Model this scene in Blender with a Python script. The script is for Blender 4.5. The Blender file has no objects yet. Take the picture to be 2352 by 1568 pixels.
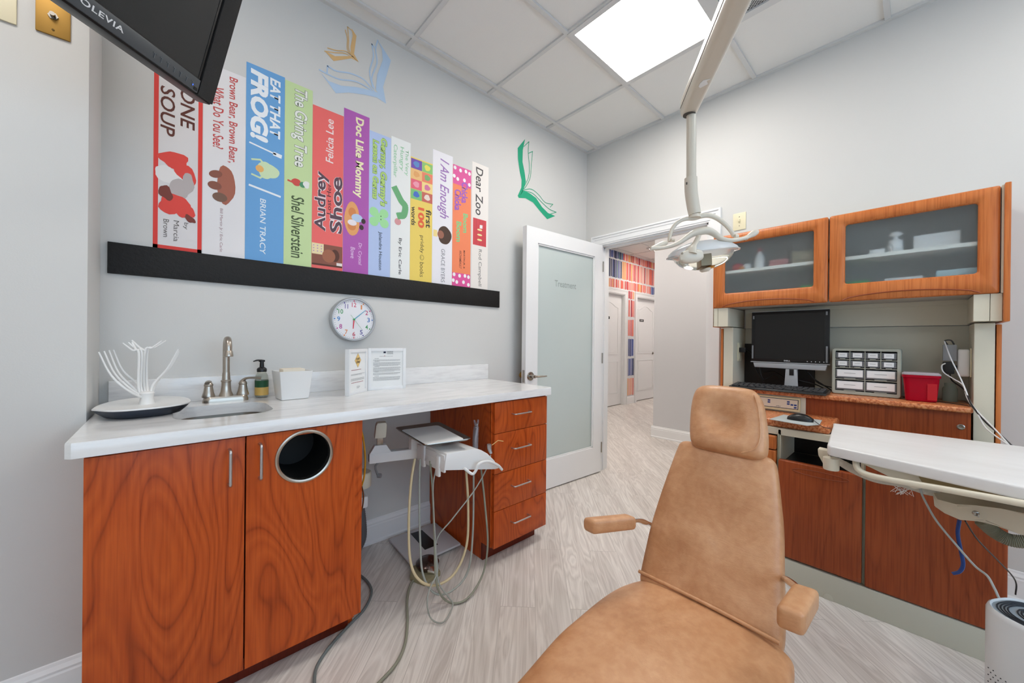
import bpy, bmesh, math, random
from mathutils import Vector, Matrix
random.seed(7)
SC = bpy.context.scene
COL = SC.collection
R = math.radians

# ---------------------------------------------------------------- camera
cam = bpy.data.cameras.new('camera'); camo = bpy.data.objects.new('camera', cam); COL.objects.link(camo)
SC.camera = camo
YAW, PIT, ROL = R(47.5245), R(-.0866), R(.56357)
_f = Vector((math.cos(PIT)*math.cos(YAW), math.cos(PIT)*math.sin(YAW), math.sin(PIT)))
_r = Vector((math.sin(YAW), -math.cos(YAW), 0)); _u = _r.cross(_f)
_r2 = math.cos(ROL)*_r + math.sin(ROL)*_u; _u2 = -math.sin(ROL)*_r + math.cos(ROL)*_u
M = Matrix((( _r2.x, _u2.x, -_f.x, -2.8061), (_r2.y, _u2.y, -_f.y, -2.0705), (_r2.z, _u2.z, -_f.z, 1.1425), (0, 0, 0, 1)))
camo.matrix_world = M
cam.sensor_width = 36; cam.lens = 855.783/2352*36; cam.clip_start = .05

# ---------------------------------------------------------------- light and exposure
W = bpy.data.worlds.new('world'); SC.world = W; W.use_nodes = True
bg = W.node_tree.nodes['Background']; bg.inputs[0].default_value = (.56, .77, 1, 1); bg.inputs[1].default_value = 2.9
SC.view_settings.view_transform = 'Standard'; SC.view_settings.look = 'None'
SC.view_settings.gamma = 1; SC.view_settings.use_curve_mapping = False
SC.view_settings.exposure = 0.22
LAMP = 18.0          # strength of the ceiling panels
HALL = 19.0  # strength of the added hall panels

# ---------------------------------------------------------------- materials
def lin(c):
    c = c/255.
    return c/12.92 if c <= .04045 else ((c+.055)/1.055)**2.4
def rgb(h):
    if isinstance(h, str): h = tuple(int(h[i:i+2], 16) for i in (0, 2, 4))
    return (lin(h[0]), lin(h[1]), lin(h[2]), 1)
_mc = {}
def mat(name, col, rough=.5, metal=0, bump=0, bscale=80, coat=0, trans=0, ior=1.45, emis=0, alpha=1, spec=.5):
    if name in _mc: return _mc[name]
    m = bpy.data.materials.new(name); m.use_nodes = True; nt = m.node_tree; b = nt.nodes['Principled BSDF']
    b.inputs['Base Color'].default_value = rgb(col); b.inputs['Roughness'].default_value = rough
    b.inputs['Metallic'].default_value = metal; b.inputs['Coat Weight'].default_value = coat
    b.inputs['Transmission Weight'].default_value = trans; b.inputs['IOR'].default_value = ior
    b.inputs['Alpha'].default_value = alpha; b.inputs['Specular IOR Level'].default_value = spec
    if emis:
        b.inputs['Emission Color'].default_value = rgb(col); b.inputs['Emission Strength'].default_value = emis
    if bump:
        tc = nt.nodes.new('ShaderNodeTexCoord'); n = nt.nodes.new('ShaderNodeTexNoise'); n.inputs['Scale'].default_value = bscale
        n.inputs['Detail'].default_value = 3
        bp = nt.nodes.new('ShaderNodeBump'); bp.inputs['Strength'].default_value = bump; bp.inputs['Distance'].default_value = .01
        nt.links.new(tc.outputs['Object'], n.inputs['Vector']); nt.links.new(n.outputs['Fac'], bp.inputs['Height'])
        nt.links.new(bp.outputs['Normal'], b.inputs['Normal'])
    _mc[name] = m; return m
class NT:
    def __init__(s, name):
        s.m = bpy.data.materials.new(name); s.m.use_nodes = True; s.t = s.m.node_tree; s.b = s.t.nodes['Principled BSDF']; _mc[name] = s.m
    def n(s, t, **k):
        x = s.t.nodes.new('ShaderNode'+t)
        for a, v in k.items():
            if a.startswith('_'): setattr(x, a[1:], v)
            else: x.inputs[a.replace('__', ' ')].default_value = v
        return x
    def l(s, a, b): s.t.links.new(a, b)
    def ramp(s, fac, stops, mode='LINEAR'):
        r = s.t.nodes.new('ShaderNodeValToRGB'); cr = r.color_ramp; cr.interpolation = mode
        while len(cr.elements) < len(stops): cr.elements.new(.5)
        for e, (p, c) in zip(cr.elements, stops): e.position = p; e.color = rgb(c) if not isinstance(c, float) else (c, c, c, 1)
        s.l(fac, r.inputs[0]); return r.outputs[0]
    def math(s, op, a, b=None):
        x = s.t.nodes.new('ShaderNodeMath'); x.operation = op
        for i, v in enumerate((a, b)):
            if v is None: continue
            if isinstance(v, (int, float)): x.inputs[i].default_value = v
            else: s.l(v, x.inputs[i])
        return x.outputs[0]
    def mix(s, f, a, b, mode='MIX'):
        x = s.t.nodes.new('ShaderNodeMix'); x.data_type = 'RGBA'; x.blend_type = mode
        for i, v in ((0, f), (6, a), (7, b)):
            if isinstance(v, float): x.inputs[i].default_value = v
            elif isinstance(v, (tuple, str)): x.inputs[i].default_value = rgb(v)
            else: s.l(v, x.inputs[i])
        return x.outputs[2]
def wood(name, light, mid, dark, rings=9., warp=(2.2, 2.2, .55), fine=.35, rough=.34, vein=.5):
    s = NT(name); tc = s.n('TexCoord'); oi = s.n('ObjectInfo')
    off = s.n('CombineXYZ'); r7 = s.math('MULTIPLY', oi.outputs['Random'], 17.)
    s.l(r7, off.inputs[0]); s.l(r7, off.inputs[1]); s.l(r7, off.inputs[2])
    add = s.n('VectorMath', _operation='ADD'); s.l(tc.outputs['Object'], add.inputs[0]); s.l(off.outputs[0], add.inputs[1])
    mp = s.n('Mapping'); mp.inputs['Scale'].default_value = warp; s.l(add.outputs[0], mp.inputs[0])
    no = s.n('TexNoise', Scale=1.6, Detail=1.5, Roughness=.45, Distortion=.35); s.l(mp.outputs[0], no.inputs['Vector'])
    pp = s.math('PINGPONG', s.math('MULTIPLY', no.outputs['Fac'], rings*2), 1.)
    mp2 = s.n('Mapping'); mp2.inputs['Scale'].default_value = (160, 160, 5); s.l(add.outputs[0], mp2.inputs[0])
    fi = s.n('TexNoise', Scale=1., Detail=2); s.l(mp2.outputs[0], fi.inputs['Vector'])
    big = s.n('TexNoise', Scale=5., Detail=2); s.l(add.outputs[0], big.inputs['Vector'])
    c1 = s.ramp(pp, [(0, dark), (.14, mid), (.55, light), (1, mid)])
    c0 = s.ramp(big.outputs['Fac'], [(.3, mid), (.7, light)])
    c = s.mix(vein, c0, c1)
    c = s.mix(fine, c, s.ramp(fi.outputs['Fac'], [(.36, dark), (.55, light)]))
    s.l(c, s.b.inputs['Base Color']); s.b.inputs['Roughness'].default_value = rough; s.b.inputs['Specular IOR Level'].default_value = .3
    return s.m
cherry = wood('cherry_wood', 'c65a22', 'aa4414', '702408', rings=13, warp=(2.6, 2.6, .75), vein=.62, fine=.2)
maple = wood('honey_wood', 'cc7a42', 'bc662e', '944618', rings=7, warp=(5, 5, .5), vein=.35, fine=.32)
mahog = wood('reddish_wood', 'a4522a', '90401f', '642812', rings=7, warp=(5, 5, .5), vein=.4, fine=.3)
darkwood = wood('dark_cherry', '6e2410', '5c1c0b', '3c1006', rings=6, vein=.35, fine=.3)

def floor_mat():
    s = NT('grey_plank_floor'); tc = s.n('TexCoord'); mp = s.n('Mapping'); mp.inputs['Rotation'].default_value = (0, 0, R(-45))
    mp.inputs['Location'].default_value = (0.3, -.024, 0)
    s.l(tc.outputs['Object'], mp.inputs[0])
    br = s.n('TexBrick', Scale=1., _offset=.37, _offset_frequency=2)
    br.inputs['Color1'].default_value = (0, 0, 0, 1); br.inputs['Color2'].default_value = (1, 1, 1, 1); br.inputs['Mortar'].default_value = (.5, .5, .5, 1)
    br.inputs['Mortar Size'].default_value = .0012; br.inputs['Brick Width'].default_value = 1.22; br.inputs['Row Height'].default_value = .15
    br.inputs['Mortar Smooth'].default_value = .3
    s.l(mp.outputs[0], br.inputs['Vector'])
    sep = s.n('SeparateXYZ'); s.l(mp.outputs[0], sep.inputs[0])
    row = s.math('FLOOR', s.math('DIVIDE', sep.outputs[1], .15))
    cell = s.math('MULTIPLY', br.outputs['Color'], 7.)
    cb = s.n('CombineXYZ'); s.l(s.math('ADD', s.math('MULTIPLY', sep.outputs[0], .9), s.math('MULTIPLY', row, 3.7)), cb.inputs[0])
    s.l(s.math('MULTIPLY', sep.outputs[1], 9.), cb.inputs[1]); s.l(s.math('ADD', cell, row), cb.inputs[2])
    n1 = s.n('TexNoise', Scale=1.3, Detail=3, Roughness=.5, Distortion=.6); s.l(cb.outputs[0], n1.inputs['Vector'])
    rings = s.math('PINGPONG', s.math('MULTIPLY', n1.outputs['Fac'], 22.), 1.)
    cb2 = s.n('CombineXYZ'); s.l(s.math('MULTIPLY', sep.outputs[0], 3.), cb2.inputs[0]); s.l(s.math('MULTIPLY', sep.outputs[1], 190.), cb2.inputs[1]); s.l(cell, cb2.inputs[2])
    n2 = s.n('TexNoise', Scale=1., Detail=3, Roughness=.6); s.l(cb2.outputs[0], n2.inputs['Vector'])
    base = s.ramp(br.outputs['Color'], [(0, 'cbc3bc'), (.35, 'dbd4cd'), (.7, 'e9e3dc'), (1, 'd4cdc8')])
    patch = s.ramp(n1.outputs['Fac'], [(.3, 'b4aaa3'), (.5, 'ddd6cf'), (.7, 'ebe5df')])
    c = s.mix(.5, base, patch)
    c = s.mix(s.math('MULTIPLY', s.math('SUBTRACT', 1., rings), .42), c, '9c9088')
    c = s.mix(s.math('MULTIPLY', s.math('SUBTRACT', n2.outputs['Fac'], .4), .9), c, 'f2ede8')
    c = s.mix(s.math('MULTIPLY', br.outputs['Fac'], .5), c, '8a807a')
    s.l(c, s.b.inputs['Base Color']); s.b.inputs['Roughness'].default_value = .42
    bp = s.n('Bump', Strength=.15, Distance=.003); s.l(n2.outputs['Fac'], bp.inputs['Height']); s.l(bp.outputs[0], s.b.inputs['Normal'])
    return s.m
floorM = floor_mat()
def stone(name, cols, sc, rough, stretch=(1, 1, 1), detail=6):
    s = NT(name); tc = s.n('TexCoord'); mp = s.n('Mapping'); mp.inputs['Scale'].default_value = stretch; s.l(tc.outputs['Object'], mp.inputs[0])
    n = s.n('TexNoise', Scale=sc, Detail=detail, Roughness=.65); s.l(mp.outputs[0], n.inputs['Vector'])
    s.l(s.ramp(n.outputs['Fac'], cols), s.b.inputs['Base Color']); s.b.inputs['Roughness'].default_value = rough
    return s.m
quartz = stone('white_quartz', [(.3, 'd6d4d4'), (.5, 'e8e7e6'), (.7, 'eeedec')], 5, .14, (1, 5, 7))
granite = stone('orange_granite', [(.3, '6e3a24'), (.42, 'b4623a'), (.52, 'cf7f4e'), (.62, 'd99868'), (.75, 'b86a44')], 95, .25)
slabM = stone('pale_laminate', [(.35, 'dcd9d6'), (.6, 'e4e2e0')], 4, .35, (2, .5, 1))
def leather():
    s = NT('tan_leather'); tc = s.n('TexCoord'); n = s.n('TexNoise', Scale=5., Detail=5, Roughness=.6, Distortion=.4); s.l(tc.outputs['Object'], n.inputs['Vector'])
    n3 = s.n('TexNoise', Scale=45., Detail=3); s.l(tc.outputs['Object'], n3.inputs['Vector'])
    c = s.ramp(n.outputs['Fac'], [(.3, 'b27a50'), (.48, 'c68f64'), (.62, 'd29e74'), (.8, 'dbaf8a')])
    c = s.mix(.12, c, s.ramp(n3.outputs['Fac'], [(.4, '9a6238'), (.6, 'd6ac80')]))
    s.l(c, s.b.inputs['Base Color']); s.b.inputs['Roughness'].default_value = .38
    v = s.n('TexVoronoi', Scale=320.); s.l(tc.outputs['Object'], v.inputs['Vector'])
    mp = s.n('Mapping'); mp.inputs['Scale'].default_value = (1, 1, 3); s.l(tc.outputs['Object'], mp.inputs[0])
    n2 = s.n('TexNoise', Scale=9., Detail=4, Roughness=.7, Distortion=1.2); s.l(mp.outputs[0], n2.inputs['Vector'])
    h = s.math('ADD', s.math('MULTIPLY', v.outputs['Distance'], .12), n2.outputs['Fac'])
    bp = s.n('Bump', Strength=.22, Distance=.006); s.l(h, bp.inputs['Height']); s.l(bp.outputs[0], s.b.inputs['Normal'])
    return s.m
leatherM = leather()
wallM = mat('pale_grey_paint', 'd2d1ce', .7, bump=.03, bscale=220)
wallHall = mat('hall_paint', 'd8d8da', .7)
ceilM = mat('ceiling_tile', 'e6e4e0', .9, bump=.12, bscale=260)
gridM = mat('ceiling_grid', 'd2d1cf', .5)
white = mat('white_paint', 'ececec', .4)
whiteP = mat('white_plastic', 'eae9e7', .35)
cream = mat('cream_laminate', 'd6d0bc', .45)
creamP = mat('cream_plastic', 'dcd4c0', .35)
ivory = mat('ivory_plastic', 'e6dcbc', .35)
chrome = mat('chrome', 'ececec', .16, 1)
nickel = mat('brushed_nickel', 'b8aea2', .28, 1)
steel = mat('stainless_steel', 'a8a29a', .24, 1)
alum = mat('brushed_aluminium', 'c4c4c6', .35, 1)
silverP = mat('silver_plastic', 'b4b6b8', .4, .3)
black = mat('black_plastic', '121212', .35)
blackM = mat('black_matte_paint', '0c0a09', .62, bump=.25, bscale=90)
screen = mat('dark_screen', '141312', .28)
greyD = mat('dark_grey_plastic', '3a3b3c', .4)
greyM = mat('grey_plastic', '8d9092', .45)
navy = mat('navy_plastic', '2c3442', .4)
brass = mat('brass', 'a07a38', .5, .6)
hoseG = mat('grey_hose', '9a9c94', .5)
hoseC = mat('beige_hose', 'cbb892', .5)
paper = mat('white_paper', 'eeeeec', .7)
lineG = mat('grey_print', '8a8a8a', .8)
clear = mat('clear_plastic', 'f4f6f6', .05, trans=1, ior=1.25)
frostC = mat('frosted_cabinet_glass', 'f0f6f8', .36, trans=.95, ior=1.15)
def frost_door():
    s = NT('frosted_door_glass'); s.b.inputs['Base Color'].default_value = rgb('d2dcd9'); s.b.inputs['Roughness'].default_value = .3
    s.b.inputs['Transmission Weight'].default_value = .15; s.b.inputs['IOR'].default_value = 1.3
    return s.m
frostD = frost_door()
lightM = mat('light_diffuser', 'fffaf4', .5, emis=LAMP)
lightB = mat('added_light_diffuser', 'fffaf4', .5, emis=LAMP*.62)  # weaker diffuser for the added panels outside the view
hallLM = mat('added_hall_diffuser', 'fff6ee', .5, emis=HALL)  # diffuser of the panels added to light the hall

# ---------------------------------------------------------------- mesh helpers
ORG = {}
def tag(o, label=None, cat=None, group=None, kind=None):
    if label: o['label'] = label
    if cat: o['category'] = cat
    if group: o['group'] = group
    if kind: o['kind'] = kind
    return o
def thing(name, label, cat, loc=(0, 0, 0), group=None):
    o = bpy.data.objects.new(name, None); COL.objects.link(o); o.location = loc; o.empty_display_size = .05
    ORG[o.name] = Vector(loc); return tag(o, label, cat, group)
def obj(name, bm, m, parent=None, sm=True, ang=38, kind=None):
    me = bpy.data.meshes.new(name)
    bmesh.ops.recalc_face_normals(bm, faces=bm.faces)
    if parent is not None: org = ORG[parent.name]
    else:
        xs = [v.co for v in bm.verts]
        org = Vector(((min(v.x for v in xs)+max(v.x for v in xs))/2, (min(v.y for v in xs)+max(v.y for v in xs))/2, min(v.z for v in xs)))
    for v in bm.verts: v.co -= org
    bm.to_mesh(me); bm.free()
    for mm in (m if isinstance(m, (list, tuple)) else [m]): me.materials.append(mm)
    if sm and len(me.polygons):
        me.polygons.foreach_set('use_smooth', [True]*len(me.polygons)); me.set_sharp_from_angle(angle=R(ang))
    o = bpy.data.objects.new(name, me); COL.objects.link(o)
    if parent is not None: o.parent = parent; ORG[o.name] = org.copy()
    else: o.location = org; ORG[o.name] = org
    if kind: o['kind'] = kind
    return o
def B(): return bmesh.new()
def _merge(bm, t, mi=0, mtx=None):
    if mtx is not None: bmesh.ops.transform(t, matrix=mtx, verts=t.verts)
    for f in t.faces: f.material_index = mi
    me = bpy.data.meshes.new('tmp'); t.to_mesh(me); t.free(); bm.from_mesh(me); bpy.data.meshes.remove(me); return bm
def box(bm, lo, hi, bev=0, mi=0, mtx=None, seg=2):
    t = bmesh.new(); bmesh.ops.create_cube(t, size=1)
    for v in t.verts:
        for i in range(3): v.co[i] = lo[i] + (v.co[i]+.5)*(hi[i]-lo[i])
    if bev: bmesh.ops.bevel(t, geom=t.edges[:], offset=bev, segments=seg, profile=.6, affect='EDGES', clamp_overlap=True)
    return _merge(bm, t, mi, mtx)
def prism(bm, pts, vec, bev=0, mi=0, seg=2, mtx=None):
    t = bmesh.new(); vs = [t.verts.new(p) for p in pts]; f = t.faces.new(vs)
    r = bmesh.ops.extrude_face_region(t, geom=[f]); nv = [g for g in r['geom'] if isinstance(g, bmesh.types.BMVert)]
    bmesh.ops.translate(t, vec=Vector(vec), verts=nv); bmesh.ops.recalc_face_normals(t, faces=t.faces)
    if bev: bmesh.ops.bevel(t, geom=t.edges[:], offset=bev, segments=seg, profile=.6, affect='EDGES', clamp_overlap=True)
    return _merge(bm, t, mi, mtx)
def flat(bm, pts, mi=0):
    f = bm.faces.new([bm.verts.new(p) for p in pts]); f.material_index = mi
def frame_from(d):
    d = Vector(d).normalized(); a = Vector((0, 0, 1)) if abs(d.z) < .9 else Vector((1, 0, 0))
    x = a.cross(d).normalized(); return x, d.cross(x).normalized(), d
def catmull(pts, n=6):
    pts = [Vector(p) for p in pts]
    if len(pts) < 3: return pts
    P = [pts[0]*2-pts[1]] + pts + [pts[-1]*2-pts[-2]]; out = []
    for i in range(1, len(P)-2):
        for k in range(n):
            t = k/n; a, b, c, d = P[i-1:i+3]
            out.append(.5*((2*b) + (c-a)*t + (2*a-5*b+4*c-d)*t*t + (3*b-a-3*c+d)*t**3))
    out.append(pts[-1]); return out
def tube(bm, pts, r, seg=10, smooth=6, mi=0, flatten=1., cap=True, prof=None):
    n0 = len(pts); rr = r if isinstance(r, (list, tuple)) else [r]*n0
    if smooth:
        ps = catmull([(*p,) for p in pts], smooth); R2 = [x.x for x in catmull([(a, 0, 0) for a in rr], smooth)] if n0 > 2 else rr
    else: ps = [Vector(p) for p in pts]; R2 = rr
    rings = []; px = None
    for i, p in enumerate(ps):
        d = (ps[min(i+1, len(ps)-1)] - ps[max(i-1, 0)]).normalized()
        if px is None: x, y, _ = frame_from(d)
        else:
            x = (px - d*px.dot(d))
            x = x.normalized() if x.length > 1e-6 else frame_from(d)[0]
            y = d.cross(x)
        px = x; rad = max(R2[i] if i < len(R2) else R2[-1], 1e-4)
        rings.append([bm.verts.new(p + x*rad*math.cos(2*math.pi*k/seg) + y*rad*flatten*math.sin(2*math.pi*k/seg)) for k in range(seg)])
    for a, b in zip(rings, rings[1:]):
        for k in range(seg):
            f = bm.faces.new((a[k], a[(k+1) % seg], b[(k+1) % seg], b[k])); f.material_index = mi
    if cap:
        for q in (rings[0][::-1], rings[-1]): f = bm.faces.new(q); f.material_index = mi
    return bm
def cyl(bm, a, b, r, seg=20, mi=0, r2=None): return tube(bm, [a, b], [r, r if r2 is None else r2], seg, 0, mi)
def loft(bm, rings, closed=True, cap=True, mi=0):
    R_ = [[bm.verts.new(p) for p in rg] for rg in rings]
    for a, b in zip(R_, R_[1:]):
        n = len(a)
        for k in range(n if closed else n-1):
            f = bm.faces.new((a[k], a[(k+1) % n], b[(k+1) % n], b[k])); f.material_index = mi
    if cap:
        for q in (R_[0][::-1], R_[-1]): f = bm.faces.new(q); f.material_index = mi
    return bm
def lathe(bm, c, prof, seg=28, ax=(0, 0, 1), mi=0, sx=1., sy=1., cap=True):
    x, y, d = frame_from(ax); c = Vector(c)
    rings = [[c + d*h + x*max(r, 1e-4)*sx*math.cos(2*math.pi*k/seg) + y*max(r, 1e-4)*sy*math.sin(2*math.pi*k/seg) for k in range(seg)] for r, h in prof]
    return loft(bm, rings, cap=cap, mi=mi)
def superring(c, X, Y, a, b, n=3., seg=32, fn=None):
    out = []
    for k in range(seg):
        t = 2*math.pi*k/seg; ct, st = math.cos(t), math.sin(t)
        u = math.copysign(abs(ct)**(2/n), ct)*a; v = math.copysign(abs(st)**(2/n), st)*b
        if fn: u, v = fn(u, v)
        out.append(Vector(c) + Vector(X)*u + Vector(Y)*v)
    return out
def rrect(x0, y0, x1, y1, r, seg=5):
    out = []
    for cx, cy, a0 in ((x1-r, y1-r, 0), (x0+r, y1-r, 90), (x0+r, y0+r, 180), (x1-r, y0+r, 270)):
        for k in range(seg+1):
            a = R(a0 + 90*k/seg); out.append((cx+r*math.cos(a), cy+r*math.sin(a)))
    return out
def ring_panel(bm, outer, inner, to3, th, mi=0):
    """flat frame between two outlines that have the same number of points; to3(u,v,w) -> 3d"""
    n = len(outer); A = [bm.verts.new(to3(u, v, 0)) for u, v in outer]; Bq = [bm.verts.new(to3(u, v, 0)) for u, v in inner]
    C = [bm.verts.new(to3(u, v, th)) for u, v in outer]; D = [bm.verts.new(to3(u, v, th)) for u, v in inner]
    for k in range(n):
        j = (k+1) % n
        for q in ((A[k], A[j], Bq[j], Bq[k]), (C[k], D[k], D[j], C[j]), (A[k], C[k], C[j], A[j]), (Bq[k], Bq[j], D[j], D[k])):
            f = bm.faces.new(q); f.material_index = mi
_tc = {}
def text_bm(s, bold=0, shear=0, space=1.):
    cu = bpy.data.curves.new('t', 'FONT'); cu.body = s; cu.size = 1; cu.offset = bold; cu.shear = shear; cu.resolution_u = 3; cu.space_character = space
    o = bpy.data.objects.new('t', cu); COL.objects.link(o); dg = bpy.context.evaluated_depsgraph_get()
    me = bpy.data.meshes.new_from_object(o.evaluated_get(dg)); bm = bmesh.new(); bm.from_mesh(me)
    bpy.data.objects.remove(o); bpy.data.curves.remove(cu); bpy.data.meshes.remove(me)
    return bm
def text(bm, s, c, U, V, w, h, bold=0, shear=0, space=1., mi=0, keep=False):
    """lettering centred on c, reading along U, letter tops towards V, fitted to w x h"""
    t = text_bm(s, bold, shear, space); U = Vector(U); V = Vector(V)
    if not t.verts: t.free(); return bm
    x0 = min(v.co.x for v in t.verts); x1 = max(v.co.x for v in t.verts); y0 = min(v.co.y for v in t.verts); y1 = max(v.co.y for v in t.verts)
    sx = w/(x1-x0); sy = h/(y1-y0)
    if keep: sx = sy = min(sx, sy)
    for v in t.verts:
        a = (v.co.x-(x0+x1)/2)*sx; b = (v.co.y-(y0+y1)/2)*sy; v.co = Vector(c)+U*a+V*b
    return _merge(bm, t, mi)

# ================================================================ THE SETTING
H = 2.875
def struct(name, bm, m, parent=None, **k):
    o = obj(name, bm, m, parent, **k)
    if parent is None: o['kind'] = 'structure'
    return o
b = B(); box(b, (-4.5, -3.9, -.06), (7, 1.75, 0)); struct('floor', b, floorM)
b = B(); box(b, (-4.5, -3.9, H), (.06, .12, H+.06)); struct('ceiling', b, ceilM)
b = B(); box(b, (.12, -3.9, 2.76), (7, 1.75, 2.82)); struct('ceiling_hall', b, ceilM)
b = B()
GX, GY = -1.7894, -.1162
for k in range(-4, 3):
    x = GX+k*.61
    if -4.4 < x < -.02: box(b, (x-.012, -3.8, H-.012), (x+.012, 0, H))
for k in range(0, 7):
    y = GY-k*.61
    if y > -3.8: box(b, (-4.4, y-.012, H-.013), (0, y+.012, H-.001))
box(b, (-4.4, -.022, H-.0145), (0, 0, H)); box(b, (-.022, -3.8, H-.0155), (0, 0, H))
struct('trim_1', b, gridM, sm=False)
b = B()
for k in range(0, 12): box(b, (.12, -3.5+.45*k, 2.753), (7, -3.485+.45*k, 2.76))
for k in range(0, 11): box(b, (.4+.61*k, -3.8, 2.753), (.415+.61*k, 1.56, 2.76))
struct('trim_2', b, gridM, sm=False)

b = B(); box(b, (-3.003, 0, 0), (.0, .12, H)); struct('wall_back', b, wallM)
b = B(); box(b, (-4.5, -.27, 0), (-3.003, .12, H), bev=.008); struct('wall_left', b, wallM)
b = B()
OY0, OY1, OZ = -1.06, -.155, 1.994
box(b, (0, -3.8, 0), (.12, OY0, H)); box(b, (0, OY1, 0), (.12, 1.56, H)); box(b, (0, OY0, OZ), (.12, OY1, H))
struct('wall_right', b, wallM, sm=False)
b = B(); box(b, (-4.5, -3.8, 0), (-4.4, 0, H)); struct('wall_far_left', b, wallM)
# the rear wall has a wide window with daylight
b = B(); box(b, (-4.5, -3.9, 0), (0, -3.8, .9)); box(b, (-4.5, -3.9, 2.3), (0, -3.8, H)); box(b, (-4.5, -3.9, .9), (-3.9, -3.8, 2.3)); box(b, (-.6, -3.9, .9), (0, -3.8, 2.3))
struct('wall_rear', b, wallM, sm=False)
b = B()
for x in (-3.9, -2.82, -1.72, -.66): box(b, (x, -3.87, .9), (x+.06, -3.8, 2.3))
box(b, (-3.9, -3.87, .9), (-.6, -3.8, .96)); box(b, (-3.9, -3.87, 2.24), (-.6, -3.8, 2.3)); struct('window_1', b, white, sm=False)
# hall
b = B(); box(b, (1.51, -3.8, 0), (1.75, .1, 2.8), bev=.006); struct('wall_hall_right', b, wallHall)
b = B(); box(b, (.12, -3.9, 0), (1.6, -3.8, 2.8)); struct('wall_hall_rear', b, wallHall)
b = B(); box(b, (1.6, .0, 0), (7, .1, 2.8)); struct('wall_hall_near', b, wallHall)
b = B(); box(b, (6.9, 0, 0), (7, 1.75, 2.8)); struct('wall_hall_end', b, wallHall)
b = B()
D1, D2 = (2.42, 3.29), (3.73, 4.6)
for x0, x1 in ((.12, D1[0]), (D1[1], D2[0]), (D2[1], 7)): box(b, (x0, 1.56, 0), (x1, 1.72, 2.8))
for x0, x1 in (D1, D2): box(b, (x0, 1.56, 2.0), (x1, 1.72, 2.8))
box(b, (.12, 1.72, 0), (7, 1.75, 2.8))
struct('wall_hall_back', b, wallHall, sm=False)

def baseboard(name, a, c, nrm, m=white):
    """a, c floor points on the wall line; nrm pointing into the room"""
    a = Vector(a); c = Vector(c); n = Vector(nrm)
    prof = [(0, 0), (.018, 0), (.018, .012), (.0135, .02), (.0135, .098), (.011, .104), (.0125, .112), (.006, .124), (.004, .133), (0, .135)]
    b = B(); loft(b, [[Vector((p.x, p.y, 0))+n*u+Vector((0, 0, v)) for u, v in prof] for p in (a, c)])
    return struct(name, b, m, sm=False)
baseboard('baseboard_left', (-4.4, -.27, 0), (-3.003, -.27, 0), (0, -1, 0))
baseboard('baseboard_back', (-3.0, 0, 0), (0, 0, 0), (0, -1, 0))
baseboard('baseboard_right', (0, -3.8, 0), (0, -1.145, 0), (-1, 0, 0))
baseboard('baseboard_hall_right', (1.51, -3.8, 0), (1.51, .118, 0), (-1, 0, 0))
baseboard('baseboard_hall_back', (3.36, 1.56, 0), (3.66, 1.56, 0), (0, -1, 0))

# doorway casing and jamb
b = B()
def casing(b, x, s, y0, y1, zt, w=.083, axis=0):
    """stepped architrave round an opening; x wall plane, s direction out of the wall"""
    for d0, d1, t in ((0, .012, .012), (.012, .05, .016), (.05, .07, .02), (.07, w, .026)):
        lo = min(x, x+s*t); hi = max(x, x+s*t)
        def bb(p0, q0, p1, q1):
            if axis == 0: box(b, (lo, p0, q0), (hi, p1, q1))
            else: box(b, (p0, lo, q0), (p1, hi, q1))
        bb(y0-d1, 0, y0-d0, zt+d1); bb(y1+d0, 0, y1+d1, zt+d1); bb(y0-d0, zt+d0, y1+d0, zt+d1)
casing(b, 0, -1, OY0, OY1, OZ); casing(b, .12, 1, OY0, OY1, OZ)
box(b, (0, OY0, 0), (.12, OY0+.012, OZ)); box(b, (0, OY1-.012, 0), (.12, OY1, OZ)); box(b, (0, OY0, OZ-.012), (.12, OY1, OZ))
box(b, (.04, OY0, 0), (.055, OY0+.024, OZ)); box(b, (.04, OY1-.024, 0), (.055, OY1, OZ)); box(b, (.04, OY0, OZ-.024), (.055, OY1, OZ))
struct('trim_3', b, white, sm=False)

# ---------------- open treatment-room door with frosted glass
dr = thing('door_1', 'open white door with tall frosted glass pane beside the mural wall', 'door', (-.02, -.172, 0)); dr['kind'] = 'structure'
du = Vector((-.918+.02, -.137+.19, 0)).normalized(); dn = Vector((0, 0, 1)).cross(du)   # dn points to the camera side
if dn.y > 0: dn = -dn
DW, DH = .885, 1.985
def dpt(s, z, w=0): return Vector((-.02, -.172, 0)) + du*s + Vector((0, 0, z)) + dn*(w+.0)
def dbox(b, s0, s1, z0, z1, w0, w1, mi=0, bev=0):
    t = [dpt(s0, z0, w0), dpt(s1, z0, w0), dpt(s1, z1, w0), dpt(s0, z1, w0)]
    prism(b, t, dn*(w1-w0), mi=mi, bev=bev)
b = B(); G = (.105, .772, .232, 1.875)
for s0, s1, z0, z1 in ((0, G[0], .01, DH), (G[1], DW, .01, DH), (G[0], G[1], .01, G[2]), (G[0], G[1], G[3], DH)): dbox(b, s0, s1, z0, z1, -.022, .022)
for w0, w1 in ((.008, .022), (-.022, -.008)):
    for s0, s1, z0, z1 in ((G[0], G[0]+.012, G[2], G[3]), (G[1]-.012, G[1], G[2], G[3]), (G[0], G[1], G[2], G[2]+.012), (G[0], G[1], G[3]-.012, G[3])):
        dbox(b, s0, s1, z0, z1, w0, w1-.006 if w0 > 0 else w1)
obj('door_leaf', b, white, dr, sm=False)
b = B(); dbox(b, G[0]-.004, G[1]+.004, G[2]-.004, G[3]+.004, -.004, .004); gp = obj('glass_pane', b, frostD, dr, sm=False)
gp['label'] = 'tall pane of pale green frosted glass'
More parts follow.
